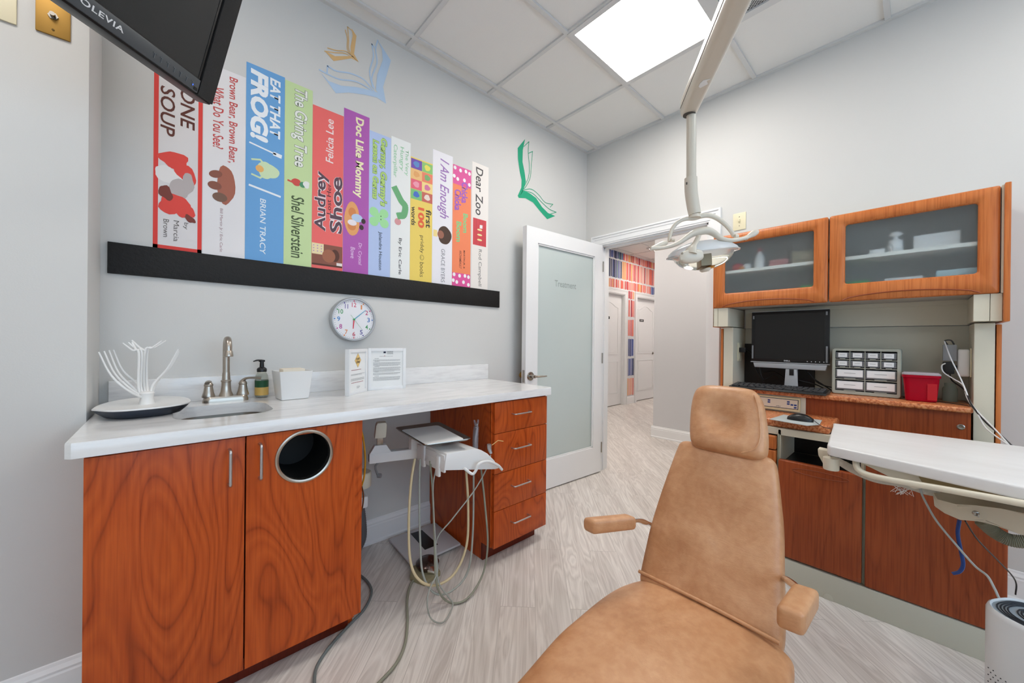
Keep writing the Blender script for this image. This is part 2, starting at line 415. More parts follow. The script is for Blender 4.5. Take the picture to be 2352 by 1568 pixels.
b = B(); text(b, 'Treatment', dpt(.45, 1.598, .0055), -du, (0, 0, 1), .25, .05, bold=.01); obj('lettering', b, mat('etched_grey', 'a4afac', .5), gp, sm=False)
b = B()
lathe(b, dpt(.838, .885, .022), [(.031, 0), (.033, .004), (.03, .009), (.012, .012), (.012, .05)], ax=dn)
tube(b, [dpt(.838, .885, .065), dpt(.8, .884, .07), dpt(.74, .883, .068), dpt(.715, .883, .064)], [.012, .0105, .009, .008], 12, 4, flatten=.75)
obj('door_handle', b, steel, dr)
b = B(); lathe(b, dpt(.838, .885, -.022), [(.031, 0), (.033, .004), (.03, .009), (.012, .012), (.012, .04), (.02, .045), (.02, .06)], ax=-dn); obj('door_knob', b, brass, dr)
b = B(); dbox(b, DW, DW+.0015, .84, .93, -.012, .012); obj('latch_plate', b, steel, dr, sm=False)
b = B()
for z in (.22, 1.0, 1.8): cyl(b, dpt(-.004, z-.045, .026), dpt(-.004, z+.045, .026), .006)
obj('hinge', b, steel, dr)
# wall bumper the handle touches
b = B(); lathe(b, (-.80, -.0, .885), [(.026, 0), (.026, .006), (.02, .012), (.014, .03), (.012, .032), (.0, .028)], ax=(0, -1, 0))
tag(obj('door_stop', b, brass), 'round brass door stop on the wall beside the open door', 'door stop')

# ---------------- hall doors, signs and mural
def halldoor(name, label, x0, x1, knobx, sign, sx):
    t = thing(name, label, 'door', ((x0+x1)/2, 1.62, 0)); t['kind'] = 'structure'
    b = B(); box(b, (x0+.005, 1.61, .012), (x1-.005, 1.645, 1.985))
    w = x1-x0
    def panel(z0, z1, arch=0):
        a0, a1 = x0+.12, x1-.12; n = 15
        top = [(a0+(a1-a0)*k/n, z1 + arch*(.5-.5*math.cos(2*math.pi*k/n))) for k in range(n+1)]
        o = [(a0, z0), (a1, z0)] + top[::-1]
        cx = (a0+a1)/2; cz = (z0+z1)/2
        i = [(cx+(u-cx)*.93, cz+(v-cz)*(.95 if z1-z0 > .6 else .9)) for u, v in o]
        ring_panel(b, o, i, lambda u, v, q: (u, 1.61-q, v), .006)
        prism(b, [(cx+(u-cx)*.86, 1.61, cz+(v-cz)*(.91 if z1-z0 > .6 else .82)) for u, v in o], (0, -.004, 0))
    panel(.2, .8); panel(.92, 1.78, .09)
    obj('door_leaf', b, white, t, sm=False)
    b = B(); lathe(b, (knobx, 1.61, .92), [(.028, 0), (.028, .006), (.01, .01), (.01, .03), (.026, .04), (.028, .055), (.015, .064)], ax=(0, -1, 0)); obj('door_handle', b, steel, t)
    b = B(); box(b, (sx-.08, 1.603, 1.545), (sx+.08, 1.61, 1.59)); sg = obj('door_sign', b, black, t, sm=False)
    b = B()
    for k in range(5): box(b, (sx-.045+.019*k, 1.6018, 1.561), (sx-.032+.019*k, 1.603, 1.575))
    obj('sign_print', b, white, sg, sm=False, kind='stuff')
    b = B(); casing(b, 1.56, -1, x0, x1, 2.0, .083, axis=1)
    for a, c in ((x0, x0+.012), (x1-.012, x1)): box(b, (a, 1.56, 0), (c, 1.7, 2.0))
    box(b, (x0, 1.56, 1.988), (x1, 1.7, 2.0)); obj('door_casing', b, white, t, sm=False)
halldoor('door_2', 'white panelled hall door on the left, partly hidden by the doorway', D1[0], D1[1], 2.5, 'OFFICE', 2.8)
halldoor('door_3', 'white panelled hall door on the right of the striped strip', D2[0], D2[1], 4.47, 'STAFF', 4.0)
b = B(); cols = ['d0342c', 'e4604a', 'e98f80', 'f0b49c', 'a82030', 'f0c4b4', 'e8a050', '2c3c78', '4a5c9c', '3c6c74', '202850', 'ee7058']
def stripes(x0, x1, z0, z1, pick, y=1.558):
    x = x0
    while x < x1-.012:
        w = min(random.uniform(.018, .04), x1-x); ci = pick(x)
        h = random.uniform(0, .012)
        box(b, (x, y, z0+h), (x+w, 1.5595, z1-random.uniform(0, .01)), mi=ci); x += w+random.choice((.006, .01, .016, .02))
red = lambda x: random.choice((0, 0, 1, 2, 3, 4, 5, 6, 11, 1)); blue = lambda x: random.choice((7, 8, 9, 10, 7, 8))
stripes(1.9, 5.9, 2.615, 2.752, lambda x: blue(x) if x < 3.22 else red(x))
stripes(1.9, 5.9, 2.275, 2.6, lambda x: blue(x) if x < 3.18 else (6 if x < 3.3 else red(x)))
stripes(1.9, 3.37, 2.1, 2.255, red); stripes(3.37, 5.9, 2.1, 2.255, lambda x: blue(x) if x > 4.25 else red(x))
z = 2.25; rows = [(1.94, 2.09, red), (1.605, 1.925, red), (1.25, 1.56, lambda x: random.choice((0, 1, 11))), (.875, 1.205, blue), (.515, .84, blue), (.15, .475, lambda x: random.choice((1, 11, 3, 6)))]
for z0, z1, p in rows: stripes(3.395, 3.635, z0, z1, p)
tag(obj('wall_mural', b, [mat('stripe_'+c, c, .7) for c in cols], sm=False), 'red, orange and blue striped mural on the hall wall round the doors', 'mural')

# ---------------- ceiling lights and vent
def panel_light(x0, y0, z, label, m, sz=.61):
    t = thing('ceiling_light', label, 'ceiling light', (x0+sz/2, y0-sz/2, z-.02))
    b = B(); w = .03
    for lo, hi in (((x0, y0-sz), (x0+w, y0)), ((x0+sz-w, y0-sz), (x0+sz, y0)), ((x0+w, y0-w), (x0+sz-w, y0)), ((x0+w, y0-sz), (x0+sz-w, y0-sz+w))):
        box(b, (*lo, z-.018), (*hi, z-.0005))
    obj('frame', b, gridM, t, sm=False)
    b = B(); box(b, (x0+w, y0-sz+w, z-.009), (x0+sz-w, y0-w, z-.002)); obj('diffuser', b, m, t, sm=False)
panel_light(GX+.61, GY-.61, H, 'square glowing ceiling panel beside the dental lamp arm', lightM)
for x, y, l_ in ((GX-3*.61, GY-.61, 'added unseen ceiling panel lighting the television side of the room'), (GX+.61, GY-4*.61, 'added unseen ceiling panel beyond the vent, nearer the rear window'), (GX-3*.61, GY-4*.61, 'added unseen ceiling panel behind the viewpoint')):  # panels out of view, added to even out the room light
    panel_light(x, y, H, l_, lightB)
for x, y, l_ in ((.55, 1.1, 'added hallway ceiling panel nearest the striped mural'), (.55, -.6, 'added hallway ceiling panel straight outside the doorway'), (3.2, 1.1, 'added hallway ceiling panel before the sign doors'), (5.2, 1.1, 'added hallway ceiling panel at the far end')): panel_light(x, y, 2.76, l_, hallLM, .55)  # panels added to brighten the hall
t = thing('ceiling_vent', 'perforated grey air vent in the ceiling beside the light panel', 'vent', (GX+.915, GY-1.525, H-.02))
def perf():
    s = NT('perforated_metal'); tc = s.n('TexCoord'); mp = s.n('Mapping'); mp.inputs['Scale'].default_value = (90, 90, 90); mp.inputs['Rotation'].default_value = (0, 0, R(45))
    s.l(tc.outputs['Object'], mp.inputs[0]); v = s.n('TexVoronoi', Scale=1., Randomness=0.); s.l(mp.outputs[0], v.inputs['Vector'])
    s.l(s.ramp(v.outputs['Distance'], [(.0, '2c2c2c'), (.36, '343434'), (.42, 'b8b8b6')]), s.b.inputs['Base Color']); return s.m
b = B(); x0, y0 = GX+.61, GY-1.22
for lo, hi in (((x0, y0-.61), (x0+.04, y0)), ((x0+.57, y0-.61), (x0+.61, y0)), ((x0+.04, y0-.04), (x0+.57, y0)), ((x0+.04, y0-.61), (x0+.57, y0-.57))): box(b, (*lo, H-.018), (*hi, H-.0005))
obj('frame', b, gridM, t, sm=False)
b = B(); box(b, (x0+.04, y0-.57, H-.009), (x0+.57, y0-.04, H-.002)); obj('perforated_panel', b, perf(), t, sm=False)

# ---------------- wall plates
def switch(lo, hi, label):
    (y0, z0), (y1, z1) = lo, hi; cy, cz = (y0+y1)/2, (z0+z1)/2
    t = thing('light_switch', label, 'switch plate', (-.004, cy, cz))
    b = B(); box(b, (-.006, y0, z0), (0, y1, z1), bev=.003); obj('plate', b, ivory, t)
    b = B(); box(b, (-.016, cy-.005, cz-.004), (-.005, cy+.005, cz+.014), bev=.002); obj('toggle', b, ivory, t)
    for z in (cz-.03, cz+.03): b = B(); cyl(b, (-.007, cy, z), (-.005, cy, z), .003, 10); obj('screw', b, steel, t)
switch((-1.291, 1.9), (-1.214, 2.014), 'ivory switch plate on the grey wall above the upper cabinet')
t = thing('wall_plate', 'brass wall plate with a cable socket on the left wall, beside the television', 'wall plate', (-3.077, -.272, 2.12))
b = B(); box(b, (-3.112, -.276, 2.062), (-3.043, -.27, 2.178), bev=.0025); obj('plate', b, brass, t)
b = B(); cyl(b, (-3.0775, -.292, 2.12), (-3.0775, -.276, 2.12), .006, 12); cyl(b, (-3.0775, -.28, 2.12), (-3.0775, -.276, 2.12), .011, 6); obj('socket', b, steel, t)
b = B(); cyl(b, (-3.0775, -.2775, 2.079), (-3.0775, -.275, 2.079), .003, 10); obj('screw', b, mat('dark_brass', '4a3818', .4, .8), t)
t = thing('wall_plate', 'ivory wall plate at the top left, left of the brass plate', 'wall plate', (-3.18, -.272, 2.12))
b = B(); box(b, (-3.215, -.276, 2.055), (-3.146, -.27, 2.17), bev=.0025); obj('plate', b, ivory, t)

# ================================================================ MURAL WALL DECALS
def wq(b, x0, z0, x1, z1, y=-.001, mi=0): flat(b, [(x0, y, z0), (x1, y, z0), (x1, y, z1), (x0, y, z1)], mi)
UD, UU = (0, 0, -1), (1, 0, 0)       # lettering that reads downwards
CM = lambda c: mat('print_'+c, c, .6)
def spine(label, x0, x1, z1, col, words, slant=0):
    zb = 1.502
    t = thing('book_spine_decal', label, 'wall decal', ((x0+x1)/2, -.001, zb), 'book spine decals on the mural shelf')
    b = B(); pts = [(x0, 0, zb), (x1, 0, zb), (x1, 0, z1), (x0, 0, z1)]
    prism(b, pts, (0, -.001, 0)); obj('panel', b, CM(col), t, sm=False)
    for w in words:
        s, (a0, q0, a1, q1), c = w[:3]; up = w[3] if len(w) > 3 else False; bold = w[4] if len(w) > 4 else 0; sh = w[5] if len(w) > 5 else 0; out = w[6] if len(w) > 6 else None
        cx, cz = (a0+a1)/2, (q0+q1)/2; U, V = ((0, 0, 1), (-1, 0, 0)) if up else (UD, UU)
        if out:
            b = B(); text(b, s, (cx, -.0012, cz), U, V, (q1-q0)*1.012, (a1-a0)*1.05, bold=bold+.035, shear=sh); obj('lettering_outline', b, CM(out), t, sm=False)
        b = B(); text(b, s, (cx, -.0016, cz), U, V, q1-q0, a1-a0, bold=bold, shear=sh); obj('lettering', b, CM(c), t, sm=False)
    return t
def blob(b, cx, cz, rx, rz, mi=0, y=-.0014, n=20, wob=0, seed=0, rot=0):
    rs = random.Random(seed); ph = [rs.uniform(0, 6.28) for _ in range(3)]
    pts = []
    for k in range(n):
        a = 2*math.pi*k/n; q = 1+wob*(math.sin(3*a+ph[0])+.6*math.sin(5*a+ph[1]))
        u, v = rx*q*math.cos(a), rz*q*math.sin(a); c, s = math.cos(rot), math.sin(rot)
        pts.append((cx+u*c-v*s, y, cz+u*s+v*c))
    flat(b, pts, mi)
def rib(b, pts, w, y=-.0016, mi=0, closed=False):
    """flat drawn line on the wall through (x,z) points"""
    P_ = [Vector((p[0], 0, p[1])) for p in pts]
    for i_, (a, c) in enumerate(zip(P_, P_[1:])):
        d = (c-a)
        if d.length < 1e-6: continue
        n = Vector((-d.z, 0, d.x)).normalized()*w/2; e = d.normalized()*w*.3
        flat(b, [((p.x), y-.00002*i_, p.z) for p in (a-e+n, c+e+n, c+e-n, a-e-n)], mi)
t = spine('red bordered grey book spine reading ONE SOUP, half behind the television', -2.862, -2.712, 2.31, 'dcd8d8',
  [('STONE', (-2.783,2.014,-2.737,2.267), '5c2c20', False, .012, .1), ('SOUP', (-2.843,1.963,-2.799,2.159), '5c2c20', False, .012, .1),
   ('by', (-2.772,1.594,-2.755,1.622), '6a6460'), ('Marcia', (-2.801,1.538,-2.784,1.624), '6a6460'), ('Brown', (-2.832,1.551,-2.815,1.623), '6a6460')])
b = B(); x0, x1, z0, z1 = -2.862, -2.712, 1.503, 2.31; w = .014
for q in ((x0, z0, x0+w, z1), (x1-w, z0, x1, z1), (x0, z0, x1, z0+w), (x0, z1-w, x1, z1)): wq(b, *q, y=-.0013)
obj('border', b, CM('e04038'), t, sm=False)
b = B(); cx, cz = -2.79, 1.76
for i, (dx, dz, rx, rz, mi) in enumerate(((-.01, .11, .045, .035, 0), (.025, .06, .03, .05, 0), (-.025, .04, .03, .05, 1), (.0, -.01, .045, .03, 2), (-.01, -.07, .04, .05, 0), (.025, -.09, .03, .03, 0), (.03, .02, .02, .05, 2), (-.035, -.03, .02, .03, 3), (.04, -.12, .012, .02, 3))):
    blob(b, cx+dx, cz+dz, rx, rz, mi, y=-.0014-.0001*i, wob=.12, seed=i, rot=.5*i)
obj('picture', b, [CM('e0483e'), CM('e8e4e2'), CM('b8aeac'), CM('7a3a30')], t, sm=False)
t = spine('white book spine with red title and a brown patch, right of the television corner', -2.71, -2.562, 2.323, 'e6e3e4',
  [('Brown Bear, Brown Bear,', (-2.627,1.920,-2.592,2.300), 'c8504e', False, .012), ('What Do You See?', (-2.678,1.969,-2.641,2.236), 'c8504e', False, .012),
   ('Bill Martin Jr / Eric Carle', (-2.654,1.520,-2.641,1.710), 'a88488')])
b = B(); x, zb_, x2, zt = (-2.692,1.728,-2.594,1.905)
blob(b, (x+x2)/2+.012, (zb_+zt)/2, (x2-x)*.33, (zt-zb_)*.48, 0, wob=.05, seed=3); blob(b, x+.025, zt-.05, .024, .016, 1, y=-.0015, rot=.4); blob(b, x+.022, (zb_+zt)/2-.012, .024, .018, 1, y=-.0016); blob(b, x+.04, zb_+.03, .026, .02, 2, y=-.0017)
obj('picture', b, [CM('a86450'), CM('8a5444'), CM('7a5a4a')], t, sm=False)
t = spine('tall blue book spine reading EAT THAT FROG!', -2.561, -2.409, 2.398, '6ba4d8',
  [('EAT THAT', (-2.469,2.092,-2.427,2.371), 'eef2f6', False, .03, .12), ('FROG!', (-2.545,2.057,-2.475,2.378), 'eef2f6', False, .05, .12),
   ('BRIAN TRACY', (-2.505,1.535,-2.482,1.793), 'e4eef6', False, .01, .1)])
b = B(); x, zb_, x2, zt = (-2.546,1.821,-2.425,2.037); cx = (x+x2)/2; cz = (zb_+zt)/2
blob(b, cx+.02, cz, .036, .032, 0, wob=.04, seed=8); blob(b, cx+.0, cz, .03, .04, 0, y=-.0015, wob=.05, seed=2); blob(b, cx-.022, cz, .016, .016, 1, y=-.0016)
for s in (-1, 1): rib(b, [(cx, cz+s*.02), (cx-.02, cz+s*.042), (cx-.052, cz+s*.034)], .008, y=-.0017)
rib(b, [(x, zt-.0), (x2-.02, zt-.02)], .007, mi=2); rib(b, [(x2-.024, zt-.02), (x2, zt-.024)], .018, mi=2); rib(b, [(x, zb_+.022), (x2, zb_)], .009, mi=2)
obj('picture', b, [CM('cfe2b8'), CM('eeb468'), CM('eef2f6')], t, sm=False)
t = spine('light green book spine with outlined white title', -2.408, -2.287, 2.39, 'c6dca2',
  [('The Giving Tree', (-2.382,1.990,-2.311,2.374), 'eef0e8', False, .015, .1, '8c9484'), ('Shel Silverstein', (-2.378,1.540,-2.322,1.842), '4a5a3a', False, .01, .1)])
b = B(); x, zb_, x2, zt = (-2.400,1.865,-2.295,1.946); cx = (x+x2)/2; cz = (zb_+zt)/2
blob(b, cx-.01, cz+.005, .02, .018, 0, wob=.05); blob(b, cx+.018, cz, .014, .014, 1, y=-.0015); blob(b, cx+.035, cz+.005, .014, .018, 2, y=-.0016, wob=.1); rib(b, [(cx-.02, cz), (cx-.045, cz+.005)], .008)
obj('picture', b, [CM('d05048'), CM('4e9068'), CM('e8e8e4')], t, sm=False)
t = spine('coral red book spine reading Audrey Lost Her Shoe', -2.286, -2.137, 2.324, 'ee6c68',
  [('Felicia Lee', (-2.224,2.056,-2.187,2.282), 'f6e4e2', True, .01, .1), ('Audrey', (-2.275,1.697,-2.207,1.998), '5c4450', True, .02, 0, 'f2e6e8'),
   ('Shoe', (-2.202,1.698,-2.141,1.994), '5c4450', True, .02, 0, 'f2e6e8'), ('Lost Her', (-2.217,1.790,-2.197,1.948), '3c2c34', True, .0, 0)])
b = B(); x, zb_, x2, zt = (-2.285,1.519,-2.139,1.630)
wq(b, x, zb_, x2, zt, y=-.0013, mi=0); wq(b, x, zt-.0, x+.055, zt-.055, y=-.0014, mi=1); blob(b, x+.08, (zb_+zt)/2-.002, .032, .034, 2, y=-.0016); blob(b, x+.11, (zb_+zt)/2+.004, .022, .032, 3, y=-.0015)
for i in range(9): blob(b, x+.008+.018*(i % 3), zt-.012-.014*(i//3), .003, .003, 4, y=-.0017, n=8)
wq(b, x+.118, zb_, x2, zb_+.024, y=-.0017, mi=5); wq(b, x, zb_, x2, zb_+.009, y=-.0018, mi=3)
obj('picture', b, [CM('8a5444'), CM('eedcae'), CM('a4664c'), CM('583428'), CM('b890c8'), CM('ece4e0')], t, sm=False)
t = spine('purple book spine reading Doc Like Mommy', -2.1355, -2.0, 2.372, 'b05cb0',
  [('Doc Like Mommy', (-2.087,1.914,-2.031,2.348), 'f4ecc0', False, .035), ('Dr. Crystal', (-2.059,1.550,-2.036,1.670), 'e8c8e8', False, .005, .15), ('Bowe', (-2.096,1.580,-2.073,1.641), 'e8c8e8', False, .005, .15)])
b = B(); x, zb_, x2, zt = (-2.130,1.700,-2.008,1.884); cx = (x+x2)/2; cz = (zb_+zt)/2
blob(b, cx-.02, cz, .04, (zt-zb_)/2, 0, wob=.03, seed=5); blob(b, cx-.02, cz+.035, .02, .026, 1, y=-.0015); blob(b, cx-.022, cz-.04, .022, .022, 1, y=-.0015); blob(b, cx+.006, cz+.01, .03, .022, 2, y=-.0016); blob(b, cx-.02, cz-.02, .024, .016, 3, y=-.0017); blob(b, cx+.04, cz, .012, .014, 4, y=-.0018); blob(b, cx+.03, cz-.036, .012, .014, 4, y=-.0018)
obj('picture', b, [CM('e8a468'), CM('d88850'), CM('b8cce8'), CM('eee4e8'), CM('3c2c2c')], t, sm=False)
t = spine('pale blue book spine with bubbly green title', -2.0, -1.874, 2.306, 'b4c6ea',
  [("Germy, Germy's", (-1.946,1.903,-1.896,2.289), 'b6d878', False, .045, .1, '5c7c64'), ('Lesson on Germs', (-1.981,1.932,-1.945,2.263), 'b6d878', False, .045, .1, '5c7c64'),
   ('Jolandra Houston', (-1.946,1.537,-1.922,1.754), '3c4858', False, .01)])
b = B(); x, zb_, x2, zt = (-1.984,1.786,-1.897,1.879); cx = (x+x2)/2; cz = (zb_+zt)/2
for i, (dx, dz) in enumerate(((-.03, .03), (.028, .032), (-.03, -.03), (.03, -.03), (0, 0))): blob(b, cx+dx, cz+dz*.9, .026, .026, 0, y=-.0014-.00005*i)
for dz in (-.008, .01): blob(b, cx+.01, cz+dz, .003, .004, 1, y=-.0018, n=8)
obj('picture', b, [CM('a4e0a0'), CM('4c6c54')], t, sm=False)
t = spine('white book spine with green title and a wavy green patch', -1.873, -1.751, 2.322, 'eaecea',
  [('The Very', (-1.791,2.120,-1.764,2.273), '9ccfa8', False, .01), ('Hungry', (-1.824,2.140,-1.794,2.280), '9ccfa8', False, .01), ('Caterpillar', (-1.864,2.090,-1.835,2.280), '9ccfa8', False, .01),
   ('By Eric Carle', (-1.827,1.527,-1.803,1.741), '5a5a5c', False, .015)])
b = B(); x, zb_, x2, zt = (-1.859,1.795,-1.762,2.035); cx = (x+x2)/2; cz = (zb_+zt)/2
rib(b, [tuple(v)[:2] for v in catmull([(x+.01, zt-.01, 0), (cx+.0, zt-.07, 0), (x2-.022, cz+.02, 0), (x2-.03, cz-.03, 0), (x+.035, zb_+.075, 0)], 6)], .038, mi=0)
blob(b, x+.03, zb_+.04, .02, .02, 1, y=-.0018)
obj('picture', b, [CM('6cae78'), CM('d89a9c')], t, sm=False)
t = spine('yellow book spine reading first 100 words with coloured picture squares', -1.75, -1.601, 2.246, 'eed268',
  [('first', (-1.646,1.840,-1.607,1.952), '4a4438', False, .02), ('100', (-1.699,1.830,-1.657,1.954), 'e8643c', False, .04), ('words', (-1.743,1.835,-1.714,1.949), '4a4438', False, .02),
   ('priddy', (-1.689,1.676,-1.657,1.784), '6a5c38'), ('books', (-1.684,1.530,-1.656,1.620), '6a5c38')])
b = B(); x0, x1 = -1.749, -1.601; zt = 2.24; cw = (x1-x0)/2; ch = .0612
for i, (ca, cb_, ba, bb_) in enumerate((('7450b0', '90c878', '5c8cc8', 'ece060'), ('f0c080', 'ec8468', 'e8a868', '7cb070'), ('e8687c', 'f4d890', 'f09cb0', 'd878a0'), ('80c47c', 'c8685c', '4870c8', 'ecdcd0'))):
    z0 = zt-(i+1)*ch
    for j, (c, d) in enumerate(((ca, ba), (cb_, bb_))):
        wq(b, x0+j*cw+.001, z0, x0+(j+1)*cw, z0+ch-.002, y=-.0013, mi=4*i+2*j); blob(b, x0+(j+.5)*cw, z0+ch/2, .02, .018, 4*i+2*j+1, y=-.0016, wob=.08, seed=i*3+j)
cs = ['7450b0', '5c8cc8', '90c878', 'ece060', 'f0c080', 'e8a868', 'ec8468', '7cb070', 'e8687c', 'f09cb0', 'f4d890', 'd878a0', '80c47c', '4870c8', 'c8685c', 'ecdcd0']
obj('picture', b, [CM(c) for c in cs], t, sm=False)
b = B(); x, zb_, x2, zt = (-1.686,1.628,-1.655,1.672); cx = (x+x2)/2; cz = (zb_+zt)/2
rib(b, [(cx+.013*math.cos(a*.5236), cz+.016*math.sin(a*.5236)) for a in range(13)], .002); rib(b, [(cx-.005, cz+.008), (cx-.008, cz), (cx-.005, cz-.008)], .002)
for s in (-1, 1): blob(b, cx+.004, cz+s*.006, .0015, .0015, n=6)
obj('smile_mark', b, CM('6a5c38'), t, sm=False)
t = spine('white book spine with purple script title and a curly haired head', -1.6, -1.452, 2.343, 'ebe9ee',
  [('I Am Enough', (-1.566,1.925,-1.480,2.303), 'a078b8', False, .01, .3), ('GRACE BYERS', (-1.534,1.515,-1.506,1.728), '84848c')])
b = B(); x, zb_, x2, zt = (-1.574,1.757,-1.463,1.879); cx = (x+x2)/2; cz = (zb_+zt)/2
wq(b, x-.018, cz-.02, x+.01, cz+.022, y=-.0013, mi=2); blob(b, cx+.01, cz, .05, .058, 0, wob=.03, n=40, seed=4); blob(b, cx-.02, cz, .024, .026, 1, y=-.0016)
obj('picture', b, [CM('4a3428'), CM('9c6450'), CM('f0d890')], t, sm=False)
t = spine('orange book spine with pink polka dotted ends', -1.45, -1.303, 2.298, 'f48a60',
  [('Chicka', (-1.382,2.062,-1.331,2.203), 'a060c8', False, .03, -.1), ('Chicka', (-1.436,2.001,-1.384,2.141), 'a060c8', False, .03, -.1), ('Boom', (-1.367,1.866,-1.329,1.995), '88d090', False, .03), ('Boom', (-1.420,1.796,-1.381,1.931), '88d090', False, .03),
   ('MARTIN JR. &', (-1.366,1.626,-1.348,1.748), '8c5040', False, .01, .15), ('ARCHAMBAULT', (-1.395,1.621,-1.377,1.743), '8c5040', False, .01, .15)])
b = B()
for z0, z1 in ((2.298-.125, 2.298), (1.503, 1.59)):
    wq(b, -1.449, z0, -1.304, z1, y=-.0013)
    for i, (u, v) in enumerate(((.1, .85), (.4, .8), (.25, .3), (.7, .85), (.62, .35), (.9, .8), (.9, .2), (.06, .4))): blob(b, -1.449+.145*u, z0+(z1-z0)*v, .011, .0125, 1, y=-.0016, n=14)
obj('polka_dots', b, [CM('e0589c'), CM('f4f0f2')], t, sm=False)
t = spine('cream book spine reading Dear Zoo, rightmost on the black shelf', -1.296, -1.152, 2.368, 'ece6e0',
  [('Dear Zoo', (-1.264,2.012,-1.202,2.341), '4a4848', False, .01, .1), ('Rod Campbell', (-1.242,1.522,-1.206,1.777), '7a7a78')])
b = B(); x, zb_, x2, zt = (-1.284,1.802,-1.169,1.986); wq(b, x, zb_, x2, zt, y=-.0013)
for k in range(1, 4): wq(b, x+(x2-x)*k/4-.0008, zb_, x+(x2-x)*k/4+.0008, zt, y=-.0014, mi=1)
blob(b, (x+x2)/2+.012, zt-.05, .018, .016, 2, y=-.0016, n=4, rot=.8)
for k in range(3): blob(b, (x+x2)/2, zb_+.04+.035*k, .022, .007, 3, y=-.0016, n=10)
obj('picture', b, [CM('d04850'), CM('a83440'), CM('f0eeee'), CM('eadca0')], t, sm=False)
# black painted shelf strip
b = B(); box(b, (-2.984, -.012, 1.383), (-1.047, 0, 1.5015), bev=.0015); tag(obj('black_shelf_strip', b, blackM), 'long black strip along the wall under the book spines', 'shelf strip')
# open book logos
def logo(label, col, fills, lines, w):
    b = B()
    for f in fills: flat(b, [(x, -.0012, z) for x, z in f])
    for l in lines: rib(b, [tuple(v)[:2] for v in catmull([(x, z, 0) for x, z in l], 4)], w, y=-.0015)
    tag(obj('open_book_decal', b, CM(col), sm=False), label, 'wall decal', 'open book decals on the mural wall')
logo('dark green open book outline near the room corner', '1ca078',
 [[(-0.795,2.705), (-0.872,2.607), (-0.868,2.526), (-0.847,2.430), (-0.828,2.378), (-0.830,2.320), (-0.867,2.247), (-0.856,2.233), (-0.809,2.305), (-0.782,2.380), (-0.796,2.446), (-0.820,2.519), (-0.818,2.612)],
  [(-0.856,2.233), (-0.784,2.250), (-0.701,2.239), (-0.631,2.196), (-0.532,2.144), (-0.434,2.194), (-0.524,2.198), (-0.596,2.229), (-0.667,2.283), (-0.735,2.300), (-0.814,2.306)]],
 [[(-0.809,2.641), (-0.752,2.700)], [(-0.752,2.700), (-0.760,2.621), (-0.747,2.520), (-0.754,2.424), (-0.809,2.320)],
  [(-0.756,2.608), (-0.711,2.638)], [(-0.711,2.638), (-0.722,2.552), (-0.734,2.430), (-0.777,2.347), (-0.809,2.312)],
  [(-0.801,2.310), (-0.719,2.338), (-0.633,2.316), (-0.561,2.275), (-0.464,2.285)], [(-0.464,2.285), (-0.500,2.251)],
  [(-0.793,2.302), (-0.702,2.309), (-0.597,2.265), (-0.506,2.233), (-0.421,2.229)], [(-0.421,2.229), (-0.505,2.192)]], .005)
logo('pale blue open book outline high on the wall', 'b4cbe4',
 [[(-1.958,2.827), (-1.880,2.752), (-1.904,2.658), (-1.925,2.579), (-1.906,2.492), (-1.966,2.543), (-1.960,2.630), (-1.928,2.731), (-1.934,2.788)],
  [(-1.906,2.492), (-1.959,2.503), (-2.026,2.489), (-2.114,2.461), (-2.178,2.428), (-2.254,2.502), (-2.215,2.475), (-2.152,2.480), (-2.075,2.509), (-2.001,2.527), (-1.955,2.533)]],
 [[(-2.258,2.511), (-2.222,2.508), (-2.160,2.509), (-2.075,2.538), (-1.993,2.531)], [(-2.219,2.550), (-2.175,2.545), (-2.107,2.567), (-2.035,2.569), (-1.976,2.530)],
  [(-2.222,2.510), (-2.219,2.550)], [(-1.958,2.826), (-1.970,2.768), (-1.961,2.697), (-1.990,2.599), (-1.976,2.547)], [(-1.991,2.786), (-1.982,2.720), (-2.002,2.626), (-1.985,2.551)], [(-1.991,2.786), (-1.970,2.773)]], .007)
logo('small orange open book outline nearest the ceiling', 'dcb47c',
 [[(-2.101,2.811), (-2.075,2.785), (-2.081,2.733), (-2.087,2.681), (-2.062,2.650), (-2.104,2.664), (-2.106,2.711), (-2.095,2.774)],
  [(-2.062,2.650), (-2.100,2.651), (-2.153,2.615), (-2.190,2.590), (-2.234,2.620), (-2.183,2.619), (-2.131,2.647), (-2.096,2.665)]],
 [[(-2.234,2.618), (-2.183,2.637), (-2.131,2.660), (-2.092,2.653)], [(-2.220,2.642), (-2.176,2.652), (-2.131,2.672), (-2.088,2.661)],
  [(-2.122,2.807), (-2.116,2.746), (-2.114,2.691), (-2.092,2.663)], [(-2.133,2.784), (-2.122,2.743), (-2.122,2.687), (-2.096,2.661)], [(-2.122,2.807), (-2.099,2.800)]], .005)

